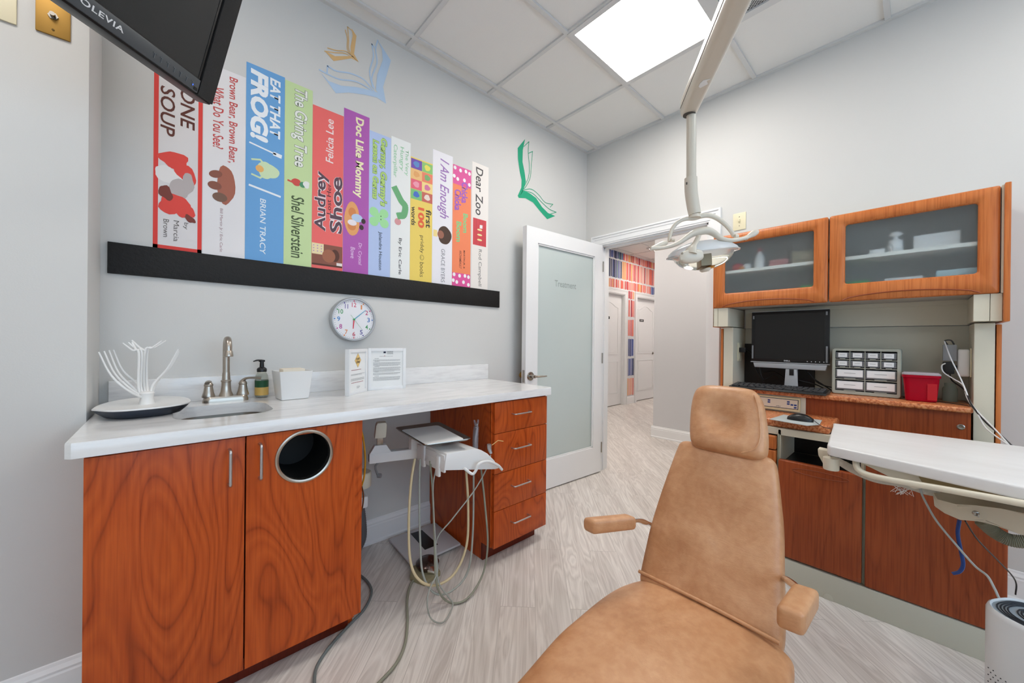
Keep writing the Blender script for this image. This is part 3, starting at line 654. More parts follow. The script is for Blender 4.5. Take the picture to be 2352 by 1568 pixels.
# ---------------- clock
ck = thing('wall_clock', 'round grey rimmed clock with colourful numbers behind the white frames', 'clock', (-2.085, 0, 1.249))
b = B(); c = Vector((-2.085, 0, 1.249)); r_ = .117
lathe(b, c, [(r_-.004, 0), (r_, .004), (r_, .034), (r_-.004, .040), (r_-.010, .040), (r_-.013, .03)], 64, ax=(0, -1, 0), cap=False); obj('rim', b, silverP, ck)
b = B(); lathe(b, c-Vector((0, .026, 0)), [(r_-.01, 0), (r_-.01, .004)], 64, ax=(0, -1, 0)); fc = obj('dial', b, mat('dial_white', 'ecebee', .5), ck)
nc = ['d0506c', 'e08a4c', 'c04874', '4878b8', '4a9c60', '504c94', 'c84c60', 'e08a4c', 'b84c98', '3c88c8', '4a9c60', '5c4c9c']
for k in range(12):
    a = R(90-30*k); n = 12 if k == 0 else k; p = c+Vector((math.cos(a)*.078, -.0305, math.sin(a)*.078))
    b = B(); text(b, str(n), p, (1, 0, 0), (0, 0, 1), {1: .007, 10: .023, 11: .016, 12: .023}.get(n, .0145), .024, bold=.01)
    q = c+Vector((math.cos(a)*.098, -.0303, math.sin(a)*.098)); lathe(b, q, [(.0038, 0), (.0038, .0003)], 12, ax=(0, -1, 0)); obj('numeral', b, mat('num_'+nc[(n-1) % 12]+str(n), nc[k], .5), fc, sm=False)
b = B()
for k in range(60):
    a = R(6*k)
    if k % 5: p = c+Vector((math.cos(a)*.098, -.0303, math.sin(a)*.098)); d = Vector((math.cos(a), 0, math.sin(a)))*.003; n = Vector((-math.sin(a), 0, math.cos(a)))*.0006; flat(b, [p-d-n, p+d-n, p+d+n, p-d+n])
obj('minute_marks', b, lineG, fc, sm=False)
def hand(nm, ang, L, w, col, y, tail=.0):
    a = R(ang); d = Vector((math.cos(a), 0, math.sin(a))); n = Vector((-math.sin(a), 0, math.cos(a)))*w; p = c+Vector((0, y, 0)); b = B()
    prism(b, [p-d*tail-n, p+d*L-n*.6, p+d*L+n*.6, p-d*tail+n], (0, -.0008, 0)); obj(nm, b, mat('hand_'+col, col, .4), ck, sm=False)
hand('hour_hand', -95, .05, .003, 'e02040', -.032); hand('minute_hand', 41, .08, .0022, '38a0c0', -.0335); hand('second_hand', -52, .07, .0006, '4aa860', -.035, .03)
b = B(); lathe(b, c-Vector((0, .03, 0)), [(.005, 0), (.005, .007), (.0, .008)], 16, ax=(0, -1, 0)); obj('pivot', b, mat('hand_4aa860', '4aa860', .4), ck)

# ================================================================ LEFT COUNTER
XL = -3.001; ZC = .875; YF = -.64; YD = -.622
# countertop with a real sink hole
def bridge_panel(b, outer, inner, z1, z0):
    ring_panel(b, outer, inner, lambda u, v, w: (u, v, z1-w), z1-z0)
sx0, sx1, sy0, sy1 = -2.80, -2.515, -.475, -.17
hole = rrect(sx0, sy0, sx1, sy1, .085, 6)
def outer_for(hole, x0, y0, x1, y1):
    cx, cy = (sx0+sx1)/2, (sy0+sy1)/2; out = []
    n = len(hole)//4
    for q, (X, Y) in enumerate(((x1, y1), (x0, y1), (x0, y0), (x1, y0))):
        for k in range(n):
            u, v = hole[q*n+k]
            if k < n/2-.5: p = (X, v) if q in (0, 2) else (u, Y)
            elif k > n/2-.5: p = (u, Y) if q in (0, 2) else (X, v)
            else: p = (X, Y)
            out.append(p)
    return out
ct = thing('countertop', 'long white marble-look countertop with cut-out sink on the wood cabinets', 'countertop', (-2.08, -.3, .833))
b = B(); X0, X1 = XL, -1.166
bridge_panel(b, outer_for(hole, -2.9, -.6, -2.4, -.06), hole, ZC, ZC-.04)
for lo, hi in (((-2.4, -.6), (X1-.02, -.06)), ((X0+.02, -.6), (-2.9, -.06)), ((X0+.02, -.06), (X1-.02, 0))): box(b, (*lo, ZC-.04), (*hi, ZC))
edge = [(X0, 0), (X0, YF+.012), (X0+.012, YF), (X1-.02, YF), (X1, YF+.02), (X1, 0)]; inner = [(X0+.02, 0), (X0+.02, -.6), (X0+.02, -.6), (X1-.02, -.6), (X1-.02, -.6), (X1-.02, 0)]
prof = [(0, .0), (0, .036), (.35, .040), (1., .040)]
def ip(a, c, t): return (a[0]+(c[0]-a[0])*t, a[1]+(c[1]-a[1])*t)
rr = [[(*ip(e, i, t*.12 if t < 1 else 1), ZC-.040+h-.002*0) for e, i in zip(edge, inner)] for t, h in prof] + [[(*i, ZC-.04) for i in inner]]
loft(b, rr, closed=False, cap=False)
loft(b, [[(*e, ZC-.04) for e in edge], [(*i, ZC-.04) for i in inner]], closed=False, cap=False)
bmesh.ops.remove_doubles(b, verts=b.verts, dist=.0004)
obj('counter_slab', b, quartz, ct, ang=30)
b = B(); box(b, (-2.978, -.02, ZC), (-1.153, 0, ZC+.102), bev=.0025); obj('backsplash', b, quartz, ct)
sk = thing('undermount_sink', 'small stainless steel sink set into the white countertop', 'sink', (-2.6575, -.32, .70))
b = B(); rings = []
for dz, off, rr_ in ((-.038, -.001, .085), (-.05, .0, .085), (-.13, .012, .08), (-.155, .03, .07), (-.16, .07, .05)):
    rings.append([(u, v, ZC+dz) for u, v in rrect(sx0+off, sy0+off, sx1-off, sy1-off, rr_*(1 if off < .07 else .8), 6)])
loft(b, rings, cap=False); flat(b, rings[-1][::-1]); bmesh.ops.remove_doubles(b, verts=b.verts, dist=.0003); obj('basin', b, mat('sink_steel', '8a8278', .3, 1), sk, ang=60)
b = B(); lathe(b, (-2.6575, -.3, ZC-.161), [(.028, 0), (.03, .003), (.02, .004), (.018, .001)], 24); obj('drain', b, chrome, sk)

def pull(b, a, c, out, r=.0045):
    a = Vector(a); c = Vector(c); o = Vector(out); d = (c-a).normalized()*.008
    tube(b, [a, a+o*.7, a+o+d*.6, a+o*1.02+d*2, c+o*1.02-d*2, c+o-d*.6, c+o*.7, c], r, 10, 3)
# sink cabinet
cab = thing('sink_cabinet', 'cherry wood cabinet with two tall doors under the sink', 'cabinet', (-2.63, -.3, 0))
b = B(); zt = ZC-.041
box(b, (-2.972, -.60, .088), (-2.955, -.01, zt)); box(b, (-2.275, -.60, .088), (-2.258, -.01, zt)); box(b, (-2.275, -.53, 0), (-2.258, -.01, .088)); box(b, (-2.955, -.6, .088), (-2.275, -.01, .105)); box(b, (-2.955, -.03, .105), (-2.275, -.01, zt)); box(b, (-2.955, -.6, zt-.03), (-2.275, -.57, zt)); box(b, (-2.955, -.6, .105), (-2.93, -.58, zt)); box(b, (-2.3, -.62, .088), (-2.258, -.6, zt-.004))
obj('body', b, cherry, cab, sm=False)
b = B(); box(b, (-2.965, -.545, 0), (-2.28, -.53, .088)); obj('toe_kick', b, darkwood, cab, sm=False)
b = B(); box(b, (-2.97, YD, .084), (-2.6295, -.602, zt-.006), bev=.0015); d1 = obj('door', b, cherry, cab)
b = B(); pull(b, (-2.669, YD, .688), (-2.669, YD, .796), (0, -.03, 0)); obj('handle', b, alum, d1)
# right door with the round waste opening
hc = (-2.4565, .733); hr = .083; n = 40
b = B(); x0, x1, z0, z1 = -2.6255, -2.285, .084, zt-.006
circ = [(hc[0]+hr*math.cos(2*math.pi*k/n), hc[1]+hr*math.sin(2*math.pi*k/n)) for k in range(n)]
def sq(k):
    a = 2*math.pi*k/n; c_, s_ = math.cos(a), math.sin(a); q = 1/max(abs(c_), abs(s_)); return (hc[0]+.088*q*c_, hc[1]+.088*q*s_)
ring_panel(b, [sq(k) for k in range(n)], circ, lambda u, v, w: (u, YD+w, v), .018)
for q0, q1 in (((x0, z0), (hc[0]-.088, z1)), ((hc[0]+.088, z0), (x1, z1)), ((hc[0]-.088, z0), (hc[0]+.088, hc[1]-.088)), ((hc[0]-.088, hc[1]+.088), (hc[0]+.088, z1))): box(b, (q0[0], YD, q0[1]), (q1[0], YD+.018, q1[1]))
d2 = obj('door', b, cherry, cab, sm=False)
b = B(); pull(b, (-2.59, YD, .69), (-2.59, YD, .8), (0, -.03, 0)); obj('handle', b, alum, d2)
b = B(); lathe(b, (hc[0], YD, hc[1]), [(.081, .02), (.081, 0), (.081, -.004), (.086, -.006), (.091, -.004), (.092, 0)], 56, ax=(0, 1, 0), cap=False); rg = obj('waste_ring', b, nickel, d2)
b = B(); lathe(b, (hc[0], YD, hc[1]), [(.0, .2), (.078, .2), (.0815, .0)], 40, ax=(0, 1, 0), cap=False); obj('waste_chute', b, mat('bin_black', '070707', .6), d2)
b = B(); box(b, (-2.285, -.618, .06), (-2.258, -.6, zt-.008)); 
b.free()
# drawer unit
du_ = thing('drawer_cabinet', 'cherry wood cabinet with four drawers at the right end of the counter', 'cabinet', (-1.4, -.3, 0))
b = B(); box(b, (-1.602, -.60, .088), (-1.585, -.004, zt)); box(b, (-1.602, -.53, 0), (-1.585, -.004, .088)); box(b, (-1.207, -.6, .088), (-1.19, -.01, zt)); box(b, (-1.585, -.6, .088), (-1.207, -.01, .1)); box(b, (-1.585, -.03, .1), (-1.207, -.01, zt)); box(b, (-1.585, -.6, zt-.02), (-1.207, -.57, zt)); box(b, (-1.602, -.605, .088), (-1.59, -.598, zt))
obj('body', b, cherry, du_, sm=False)
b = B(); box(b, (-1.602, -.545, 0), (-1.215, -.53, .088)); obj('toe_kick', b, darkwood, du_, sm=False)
for z0, z1 in ((.669, .826), (.463, .666), (.273, .46), (.084, .27)):
    b = B(); box(b, (-1.592, YD, z0), (-1.2015, -.602, z1), bev=.0012); d = obj('drawer', b, cherry, du_)
    b = B(); zc = z0+(z1-z0)*.57; pull(b, (-1.476, YD, zc), (-1.352, YD, zc), (0, -.028, 0), .0038); obj('handle', b, alum, d)

# ================================================================ THINGS ON THE COUNTER
# faucet
fx, fy = -2.632, -.085
ft = thing('sink_faucet', 'brushed nickel gooseneck faucet with two lever handles behind the sink', 'faucet', (fx, fy, ZC))
b = B(); pl = [(fx+u, fy+v, 0) for u, v in rrect(-.078, -.028, .078, .028, .024, 6)]
loft(b, [[Vector(p)+Vector((0, 0, ZC+h))+(Vector((fx, fy, 0))-Vector(p))*s for p in pl] for h, s in ((0, 0), (.008, 0), (.012, .03), (.02, .05), (.024, .12))]); obj('base_plate', b, nickel, ft)
b = B(); lathe(b, (fx, fy, ZC+.022), [(.026, 0), (.025, .004), (.019, .02), (.0165, .045), (.0165, .06), (.0185, .062), (.0185, .066), (.015, .069), (.0135, .1)], 28)
tube(b, [(fx, fy, ZC+.09), (fx, fy, ZC+.19), (fx, fy-.004, ZC+.235), (fx, fy-.024, ZC+.258), (fx, fy-.052, ZC+.262), (fx, fy-.074, ZC+.245), (fx, fy-.08, ZC+.21)], .0125, 16, 6)
lathe(b, (fx, fy-.08, ZC+.192), [(.015, 0), (.0165, .002), (.0145, .02), (.0125, .024)], 20); obj('spout', b, nickel, ft)
for s in (-1, 1):
    hx = fx+.058*s; b = B(); lathe(b, (hx, fy, ZC+.022), [(.022, 0), (.0225, .005), (.018, .02), (.014, .045), (.0155, .047), (.0155, .052), (.01, .062), (.006, .066)], 24)
    if s > 0: tube(b, [(hx, fy, ZC+.078), (hx+.004, fy-.008, ZC+.09), (hx+.02, fy-.02, ZC+.096), (hx+.062, fy-.03, ZC+.094)], [.008, .008, .0075, .0085], 12, 5, flatten=.6)
    else: tube(b, [(hx, fy, ZC+.078), (hx+.002, fy-.01, ZC+.086), (hx-.004, fy-.035, ZC+.09), (hx-.008, fy-.062, ZC+.086)], [.008, .008, .008, .009], 12, 5, flatten=.6)
    obj('lever_handle', b, nickel, ft)
# soap bottle
sx, sy = -2.500, -.052
sp = thing('soap_bottle', 'foaming hand soap bottle with black pump and green label beside the faucet', 'soap bottle', (sx, sy, ZC))
b = B(); lathe(b, (sx, sy, ZC+.0005), [(.02, .004), (.024, 0), (.03, .002), (.032, .01), (.032, .085), (.029, .1), (.022, .112), (.018, .118)], 28, sy=.8); obj('bottle', b, mat('clear_soap_plastic', 'dfe2d8', .08, trans=.85, ior=1.2), sp)
b = B(); lathe(b, (sx, sy, ZC+.012), [(.0326, 0), (.0326, .036)], 28, sy=.81, cap=False); obj('lower_label', b, mat('label_gold', 'd8b060', .5), sp)
b = B(); lathe(b, (sx, sy, ZC+.048), [(.0326, 0), (.0326, .03)], 28, sy=.81, cap=False); obj('upper_label', b, mat('label_green', '1f5030', .5), sp)
b = B(); box(b, (sx-.014, sy-.0275, ZC+.014), (sx+.004, sy-.0265, ZC+.024)); obj('barcode', b, paper, sp, sm=False)
b = B(); lathe(b, (sx, sy, ZC+.116), [(.019, 0), (.0195, .012), (.016, .018), (.009, .022), (.008, .045), (.012, .046), (.012, .053), (.006, .055)], 24)
tube(b, [(sx, sy, ZC+.168), (sx-.02, sy-.012, ZC+.169), (sx-.034, sy-.018, ZC+.165)], [.007, .006, .004], 10, 3, flatten=.6); obj('pump', b, black, sp)
# paper towel / tissue holder
tx0, ty = -2.455, -.2
ts = thing('tissue_holder', 'tapered white square holder of paper tissues on the counter', 'tissue box', (-2.40, -.16, ZC))
b = B(); c = Vector((-2.402, -.165, ZC)); th = R(4)
def tq(a, h): return [c+Vector((u*math.cos(th)-v*math.sin(th), u*math.sin(th)+v*math.cos(th), h)) for u, v in rrect(-a, -a*.95, a, a*.95, .004, 3)]
loft(b, [tq(.052, .001), tq(.054, .003), tq(.066, .125), tq(.063, .125), tq(.060, .11), tq(.05, .02)], cap=False); flat(b, tq(.052, .001)); flat(b, tq(.05, .02)); obj('holder', b, whiteP, ts, ang=30)
b = B()
for k in range(3): prism(b, [c+Vector((u, v, .02+.004*k)) for u, v in ((-.045, -.04), (.042, -.038), (.042, .04), (-.045, .042))], (.002, 0, .1+.003*k), bev=.004)
obj('tissues', b, mat('tissue_ivory', 'eee4d2', .9), ts)
# picture frames
def frame(label, a, c, h, thick, fn):
    a = Vector(a); c = Vector(c); d = (c-a).normalized(); n = Vector((d.y, -d.x, 0)); W_ = (c-a).length
    if n.y > 0: n = -n
    t = thing('picture_frame', label, 'picture frame', (a+c)/2, 'white document frames on the counter')
    q = lambda u, v, w=0: a+d*u+Vector((0, 0, v))-n*w
    b = B(); w = .0165
    for u0, v0, u1, v1 in ((0, 0, w, h), (W_-w, 0, W_, h), (w, 0, W_-w, w), (w, h-w, W_-w, h)): prism(b, [q(u0, v0), q(u1, v0), q(u1, v1), q(u0, v1)], -n*thick, bev=.0012)
    obj('frame', b, white, t)
    b = B(); prism(b, [q(w, w, .006), q(W_-w, w, .006), q(W_-w, h-w, .006), q(w, h-w, .006)], -n*.003); obj('sheet', b, paper, t, sm=False)
    fn(t, lambda u, v: q(u, v, .0055), d, W_, h, n); return t
def lines(b, q, u0, u1, v, n, dv=.0042, hgt=.0016, seed=1):
    rs = random.Random(seed)
    for k in range(n):
        e = u1-(rs.uniform(0, .25)*(u1-u0) if k == n-1 else rs.uniform(0, .04)*(u1-u0)); x = u0
        while x < e:
            w = rs.uniform(.003, .008); w = min(w, e-x)
            flat(b, [q(x, v-k*dv), q(x+w, v-k*dv), q(x+w, v-k*dv+hgt), q(x, v-k*dv+hgt)]); x += w+.0012
def f1(t, q, d, W_, h, n):
    b = B(); cx, cz = W_*.5, h-.056; flat(b, [q(cx-.032, cz), q(cx, cz-.036), q(cx+.032, cz), q(cx, cz+.036)]); obj('sign_border', b, mat('diamond_edge', 'a87840', .6), t, sm=False)
    b = B(); flat(b, [p-0*n+n*.0003 for p in (q(cx-.030, cz), q(cx, cz-.0335), q(cx+.030, cz), q(cx, cz+.0335))]); obj('diamond_sign', b, mat('diamond_yellow', 'f0cc80', .6), t, sm=False)
    b = B(); text(b, 'QUIET', q(cx, cz+.007)+n*.0008, d, (0, 0, 1), .038, .012, bold=.03); text(b, 'ZONE', q(cx, cz-.008)+n*.0008, d, (0, 0, 1), .034, .012, bold=.03); obj('lettering', b, mat('dark_print', '4c3030', .6), t, sm=False)
    b = B(); lines(b, q, .03, W_-.03, h*.53, 1, hgt=.003, seed=2); lines(b, q, .03, W_-.03, h*.25, 1, hgt=.003, seed=3); obj('red_print', b, mat('red_print', 'b07078', .7), t, sm=False)
    b = B(); lines(b, q, .021, W_-.021, h*.44, 2, seed=4); lines(b, q, .021, W_-.021, h*.34, 3, seed=5); lines(b, q, W_*.45, W_*.62, .035, 3, seed=6); obj('print', b, lineG, t, sm=False)
def f2(t, q, d, W_, h, n):
    b = B(); y = h-.03
    for k, v in enumerate(((.745, 2), (.68, 5), (.56, 6), (.43, 3), (.33, 5))): lines(b, q, .028, W_-.028, h*(v[0]-.03), v[1], seed=10+k); lines(b, q, .035, .06, h*v[0], 1, hgt=.002, seed=30+k)
    lines(b, q, W_*.3, W_*.7, h*.8, 1, seed=50); lines(b, q, W_*.5, W_*.66, h*.915, 4, dv=.0045, hgt=.002, seed=51); obj('print', b, lineG, t, sm=False)
    b = B(); p = [q(W_*.4, h-.027), q(W_*.46, h-.027), q(W_*.46, h-.018), q(W_*.4, h-.018)]; flat(b, p); obj('logo_block', b, mat('navy_print', '1c2440', .6), t, sm=False)
    b = B(); flat(b, [q(W_*.415, h-.04), q(W_*.43, h-.045), q(W_*.45, h-.034), q(W_*.43, h-.041)]); obj('red_tick', b, mat('red_mark', 'c03040', .6), t, sm=False)
frame('white frame holding a sheet with a yellow QUIET ZONE diamond', (-2.186, -.262, ZC), (-2.05, -.135, ZC), .22, .022, f1)
frame('white frame holding a densely printed sheet, right of the diamond sign', (-2.046, -.128, ZC), (-1.846, -.155, ZC), .222, .022, f2)
# drying rack
rk = thing('drying_rack', 'white forked bottle drying rack on a navy and white tray', 'drying rack', (-2.86, -.2, ZC))
top_o = [(-2.992, -.292), (-2.94, -.36), (-2.87, -.372), (-2.80, -.352), (-2.757, -.30), (-2.752, -.21), (-2.775, -.12), (-2.83, -.055), (-2.90, -.05), (-2.955, -.10), (-2.985, -.19)]
sm_o = [tuple(v)[:2] for v in catmull([(x, y, 0) for x, y in top_o+[top_o[0]]], 5)][:-1]
cx, cy = -2.868, -.21; sc = lambda pts, s, z: [(cx+(x-cx)*s, cy+(y-cy)*s, z) for x, y in pts]
b = B(); loft(b, [sc(sm_o, .72, ZC+.001), sc(sm_o, .78, ZC+.003), sc(sm_o, .92, ZC+.02), sc(sm_o, .985, ZC+.031)], cap=False); flat(b, sc(sm_o, .72, ZC+.001)); obj('drip_tray', b, navy, rk, ang=60)
b = B(); loft(b, [sc(sm_o, .985, ZC+.031), sc(sm_o, 1.0, ZC+.033), sc(sm_o, .995, ZC+.0365), sc(sm_o, .95, ZC+.036), sc(sm_o, .88, ZC+.026), sc(sm_o, .2, ZC+.024)]); obj('top_tray', b, whiteP, rk, ang=60)
b = B(); rs = random.Random(4)
for k in range(46):
    a = rs.uniform(0, 6.28); q = rs.uniform(.25, .7); x, y = cx+.11*q*math.cos(a), cy+.13*q*math.sin(a); lathe(b, (x, y, ZC+.0262-.0012*(.9-q)), [(.0028, 0), (.0028, .0004)], 8)
obj('drain_holes', b, mat('hole_grey', '8c9296', .6), rk, kind='stuff')
b = B(); lathe(b, (cx, cy, ZC+.024), [(.03, 0), (.026, .01), (.022, .03), (.026, .045), (.02, .05)], 24, sx=1., sy=.8); obj('stem', b, whiteP, rk)
def tine(pts, r=(.0042, .0038, .003, .0022)): b = B(); rr = [r[min(3, int(4*i/len(pts)))] for i in range(len(pts))]; tube(b, pts, rr, 8, 5); obj('tine', b, whiteP, rk)
for k, (bx_, tx_, tz_) in enumerate((((-2.912,-0.250,0.960), (-2.981,-0.250,1.093), 0), ((-2.908,-0.220,0.962), (-2.972,-0.220,1.095), 0), ((-2.904,-0.190,0.964), (-2.963,-0.190,1.097), 0), ((-2.897,-0.160,0.976), (-2.955,-0.160,1.098), 0))):
    a = Vector(bx_); c = Vector(tx_); s0 = Vector((cx, cy, ZC+.045)); m_ = a*.5+c*.5+Vector((-.006, 0, -.012)); tine([s0, a, m_, c])
for k, (p, q_) in enumerate((((-2.890,-0.200,0.964), (-2.890,-0.200,1.087)), ((-2.885,-0.190,0.972), (-2.883,-0.190,1.088)), ((-2.878,-0.170,0.979), (-2.875,-0.170,1.094)), ((-2.871,-0.160,0.987), (-2.869,-0.160,1.095)))):
    a, c = Vector(p), Vector(q_); e = ((-.04, .0, .035), (-.034, .006, .036), (.044, .0, .036), (.05, .008, .036))[k]; tine([(cx+.005*k-.008, cy, ZC+.045), a, c, c+Vector(e)*.4+Vector((0, 0, -.004)), c+Vector(e)])
for p, e in (((-2.890,-0.200,1.087), (-.018, .02, .037)), ((-2.875,-0.170,1.094), (-.035, .01, .037))): c = Vector(p); tine([c, c+Vector(e)*.4+Vector((0, 0, -.004)), c+Vector(e)])
for k, y in enumerate((-.2, -.17, -.14)):
    a = Vector(((-2.853,-0.170,0.966)[0]+.003*k, y, ZC+.095)); c = Vector(((-2.785,-0.170,1.100)[0]+.002*k, y, (-2.785,-0.170,1.100)[2]-.006*k)); tine([(cx+.01, cy, ZC+.045), a, a*.5+c*.5+Vector((.004, 0, -.006)), c])

# ================================================================ KNEE SPACE: delivery unit, cables, scale, pedal
dl = thing('delivery_unit', 'white dental delivery unit with steel tray folded under the counter', 'dental delivery unit', (-1.9, -.5, .5))
b = B()
ra = [(-2.119,-0.341,0.560), (-1.855,-0.422,0.560)]
a, c = Vector(ra[0]), Vector(ra[1]); d = (c-a).normalized(); n = Vector((-d.y, d.x, 0)); hh = .047
t_ = [a, c, c+n*.04, a+n*.04]
prism(b, t_, (0, 0, hh), bev=.003); am = obj('arm_bar', b, whiteP, dl)
b = B(); box(b, (-.002, -.015, -.015), (.001, .015, .015), mtx=Matrix.Translation(a+n*.02+Vector((0, 0, hh/2)))@Matrix.Rotation(math.atan2(d.y, d.x), 4, 'Z')); obj('open_end', b, greyD, am, sm=False)
b = B(); m0 = a+d*.05+n*.02+Vector((0, 0, hh)); mt = Matrix.Translation(m0)@Matrix.Rotation(math.atan2(d.y, d.x), 4, 'Z')
loft(b, [[mt@Vector((u*w, v*w2, z)) for u, v in ((-1, -1), (1, -1), (1, 1), (-1, 1))] for z, w, w2 in ((0, .048, .02), (.012, .04, .02), (.035, .026, .018))]); obj('bracket', b, whiteP, dl, sm=False)
b = B(); prism(b, [mt@Vector((u, v, .03)) for u, v in ((-.016, -.012), (.012, -.012), (.012, .012), (-.016, .012))], (0, 0, .05), bev=.002); obj('steel_post', b, steel, dl)
b = B(); prism(b, [mt@Vector((u, -.025, z)) for u, z in ((-.028, .07), (.024, .07), (.028, .13), (.024, .143), (-.016, .143), (-.022, .13))], mt.to_3x3()@Vector((0, .045, 0)), bev=.006); obj('head', b, creamP, dl)
# cream pivot on the bar
b = B(); p = Vector((-1.921,-0.480,0.633)); cyl(b, p-Vector((0, 0, .03)), p+Vector((0, 0, .012)), .0095); obj('pivot_post', b, creamP, dl)
b = B(); p = Vector((-1.935,-0.420,0.641)); prism(b, [p+Vector((u, 0, z)) for u, z in ((-.012, -.03), (.03, -.03), (.03, .02), (.018, .032), (-.006, .032), (-.012, .02))], (0, .03, 0), bev=.003); obj('holder', b, whiteP, dl)
# body
b = B(); fp = [(-1.927,-0.700,0.654), (-1.938,-0.700,0.584), (-1.652,-0.700,0.525), (-1.626,-0.700,0.524), (-1.659,-0.700,0.570), (-1.699,-0.700,0.609), (-1.735,-0.700,0.632), (-1.770,-0.700,0.646)]
prism(b, fp, (0, .19, 0), bev=.004); bd = obj('housing', b, whiteP, dl)
b = B(); q = Vector(fp[0]); box(b, (q.x-.006, -.69, q.z-.085), (q.x+.004, -.45, q.z-.01), bev=.002); box(b, (q.x-.014, -.66, q.z-.11), (q.x-.002, -.63, q.z-.02), bev=.004); box(b, (q.x-.014, -.53, q.z-.1), (q.x-.002, -.5, q.z-.0), bev=.004); obj('side_plate', b, whiteP, dl)
b = B(); q = Vector(fp[0])
for k in range(26): x = q.x+.03+k*.0052; box(b, (x, -.585, q.z+.007), (x+.0025, -.56, q.z+.014))
obj('ribbed_grille', b, cream, dl, sm=False)
b = B(); tube(b, [(-1.843,-0.712,0.576), (-1.807,-0.722,0.545), (-1.791,-0.730,0.559), (-1.778,-0.735,0.587), (-1.728,-0.735,0.588), (-1.666,-0.730,0.557), (-1.627,-0.720,0.523)], .0065, 12, 7); obj('grab_handle', b, whiteP, dl)
# steel tray
tr = thing('instrument_tray', 'shallow stainless steel tray lined with white paper on the delivery unit', 'tray', (-1.85, -.47, .7))
tp = [Vector(v) for v in ((-1.968,-0.284,0.700), (-2.012,-0.661,0.700), (-1.797,-0.705,0.700), (-1.729,-0.311,0.700))]
def inset(pts, s, z):
    c = sum(pts, Vector())/4; q = [c+(p-c)*s for p in pts]; out = []
    for i, p in enumerate(q):
        a, d = q[i-1], q[(i+1) % 4]; u = (a-p).normalized()*.022; w = (d-p).normalized()*.022
        for t in (0, .25, .5, .75, 1): e = p+u*(1-t)**2+w*t*t; out.append(Vector((e.x, e.y, z)))
    return out
b = B(); z = .70; loft(b, [inset(tp, .86, z-.014), inset(tp, .93, z-.01), inset(tp, .985, z-.001), inset(tp, 1.0, z), inset(tp, 1.005, z-.003), inset(tp, .99, z-.003), inset(tp, .935, z-.012), inset(tp, .86, z-.0155)]); obj('pan', b, steel, tr, ang=60)
b = B(); q = inset(tp, .83, z-.011); prism(b, q, (0, 0, .0015)); obj('paper_liner', b, paper, tr, sm=False)
b = B(); c = sum(tp, Vector())/4; cyl(b, (c.x, c.y-.05, .61), (c.x, c.y-.05, z-.013), .012); box(b, (c.x-.06, c.y-.12, z-.022), (c.x+.05, c.y+.05, z-.016)); obj('tray_support', b, whiteP, dl)
# handpieces
b = B(); tube(b, [(-1.682,-0.580,0.593), (-1.679,-0.575,0.645), (-1.667,-0.570,0.697), (-1.665,-0.570,0.725)], [.008, .008, .0075, .006], 12, 4); hp = tag(obj('suction_handpiece', b, mat('grey_metal', 'a8a6a8', .35, .6)), 'grey handpiece in a clear plastic sleeve beside the tray', 'handpiece')
b = B(); tube(b, [(-1.682,-0.580,0.595), (-1.679,-0.575,0.656), (-1.670,-0.570,0.709)], [.017, .018, .016], 10, 3, flatten=.7, cap=False)
for s in (-1, 1): tube(b, [Vector((-1.670,-0.570,0.704)), Vector((-1.670,-0.570,0.726))+Vector((.008*s, 0, 0)), Vector((-1.671,-0.570,0.744))+Vector((.012*s, 0, 0))], [.009, .008, .006], 8, 3, flatten=.5)
o = obj('clear_sleeve', b, mat('sleeve_film', 'd8d0d4', .15, trans=.75, ior=1.15)); o.parent = hp; o.location -= hp.location
sy_ = thing('air_water_syringe', 'silver air water syringe with thin yellow tip above the drawer fronts', 'syringe', (-1.606,-0.600,0.582))
b = B(); tube(b, [(-1.646,-0.660,0.589), (-1.649,-0.650,0.613), (-1.650,-0.650,0.634)], [.007, .010, .011], 12, 4); obj('grip', b, mat('grey_metal', 'a8a6a8', .35, .6), sy_)
b = B(); tube(b, [(-1.633,-0.650,0.627), (-1.602,-0.660,0.647), (-1.576,-0.670,0.640)], .0018, 8, 0); obj('tip', b, mat('yellow_tip', 'd8b878', .5), sy_)
# hoses of the delivery unit
def hose(label, pts, r, m, nm=None, par=None):
    b = B(); tube(b, pts, r, 10, 8)
    if par is not None: o = obj(nm, b, m, par); o['label'] = label; return o
    if nm is None: o = obj('hose', b, m, dl); o['label'] = label; return o
    return tag(obj(nm, b, m), label, 'cable')
hose('thick beige hose hanging leftmost in a loop from the delivery unit', [(-1.997,-0.550,0.611), (-2.025,-0.570,0.513), (-2.049,-0.600,0.359), (-2.060,-0.640,0.213), (-2.037,-0.680,0.144), (-1.964,-0.690,0.099), (-1.871,-0.690,0.113), (-1.809,-0.690,0.216), (-1.796,-0.680,0.387), (-1.794,-0.660,0.537)], .0055, hoseC)
hose('pale grey hose looping inside the beige one', [(-1.976,-0.560,0.609), (-1.984,-0.570,0.464), (-2.000,-0.610,0.271), (-2.012,-0.660,0.148), (-1.976,-0.700,0.074), (-1.895,-0.710,0.057), (-1.807,-0.700,0.101), (-1.775,-0.690,0.264), (-1.751,-0.660,0.523)], .0045, hoseG)
hose('grey hose reaching furthest right and lowest below the delivery unit', [(-1.937,-0.580,0.596), (-1.934,-0.600,0.459), (-1.958,-0.660,0.277), (-1.970,-0.700,0.112), (-1.920,-0.715,0.020), (-1.844,-0.743,0.012), (-1.732,-0.710,0.055), (-1.703,-0.710,0.186), (-1.705,-0.690,0.364), (-1.707,-0.660,0.530)], .0045, mat('olive_hose', '8c8c7c', .5))
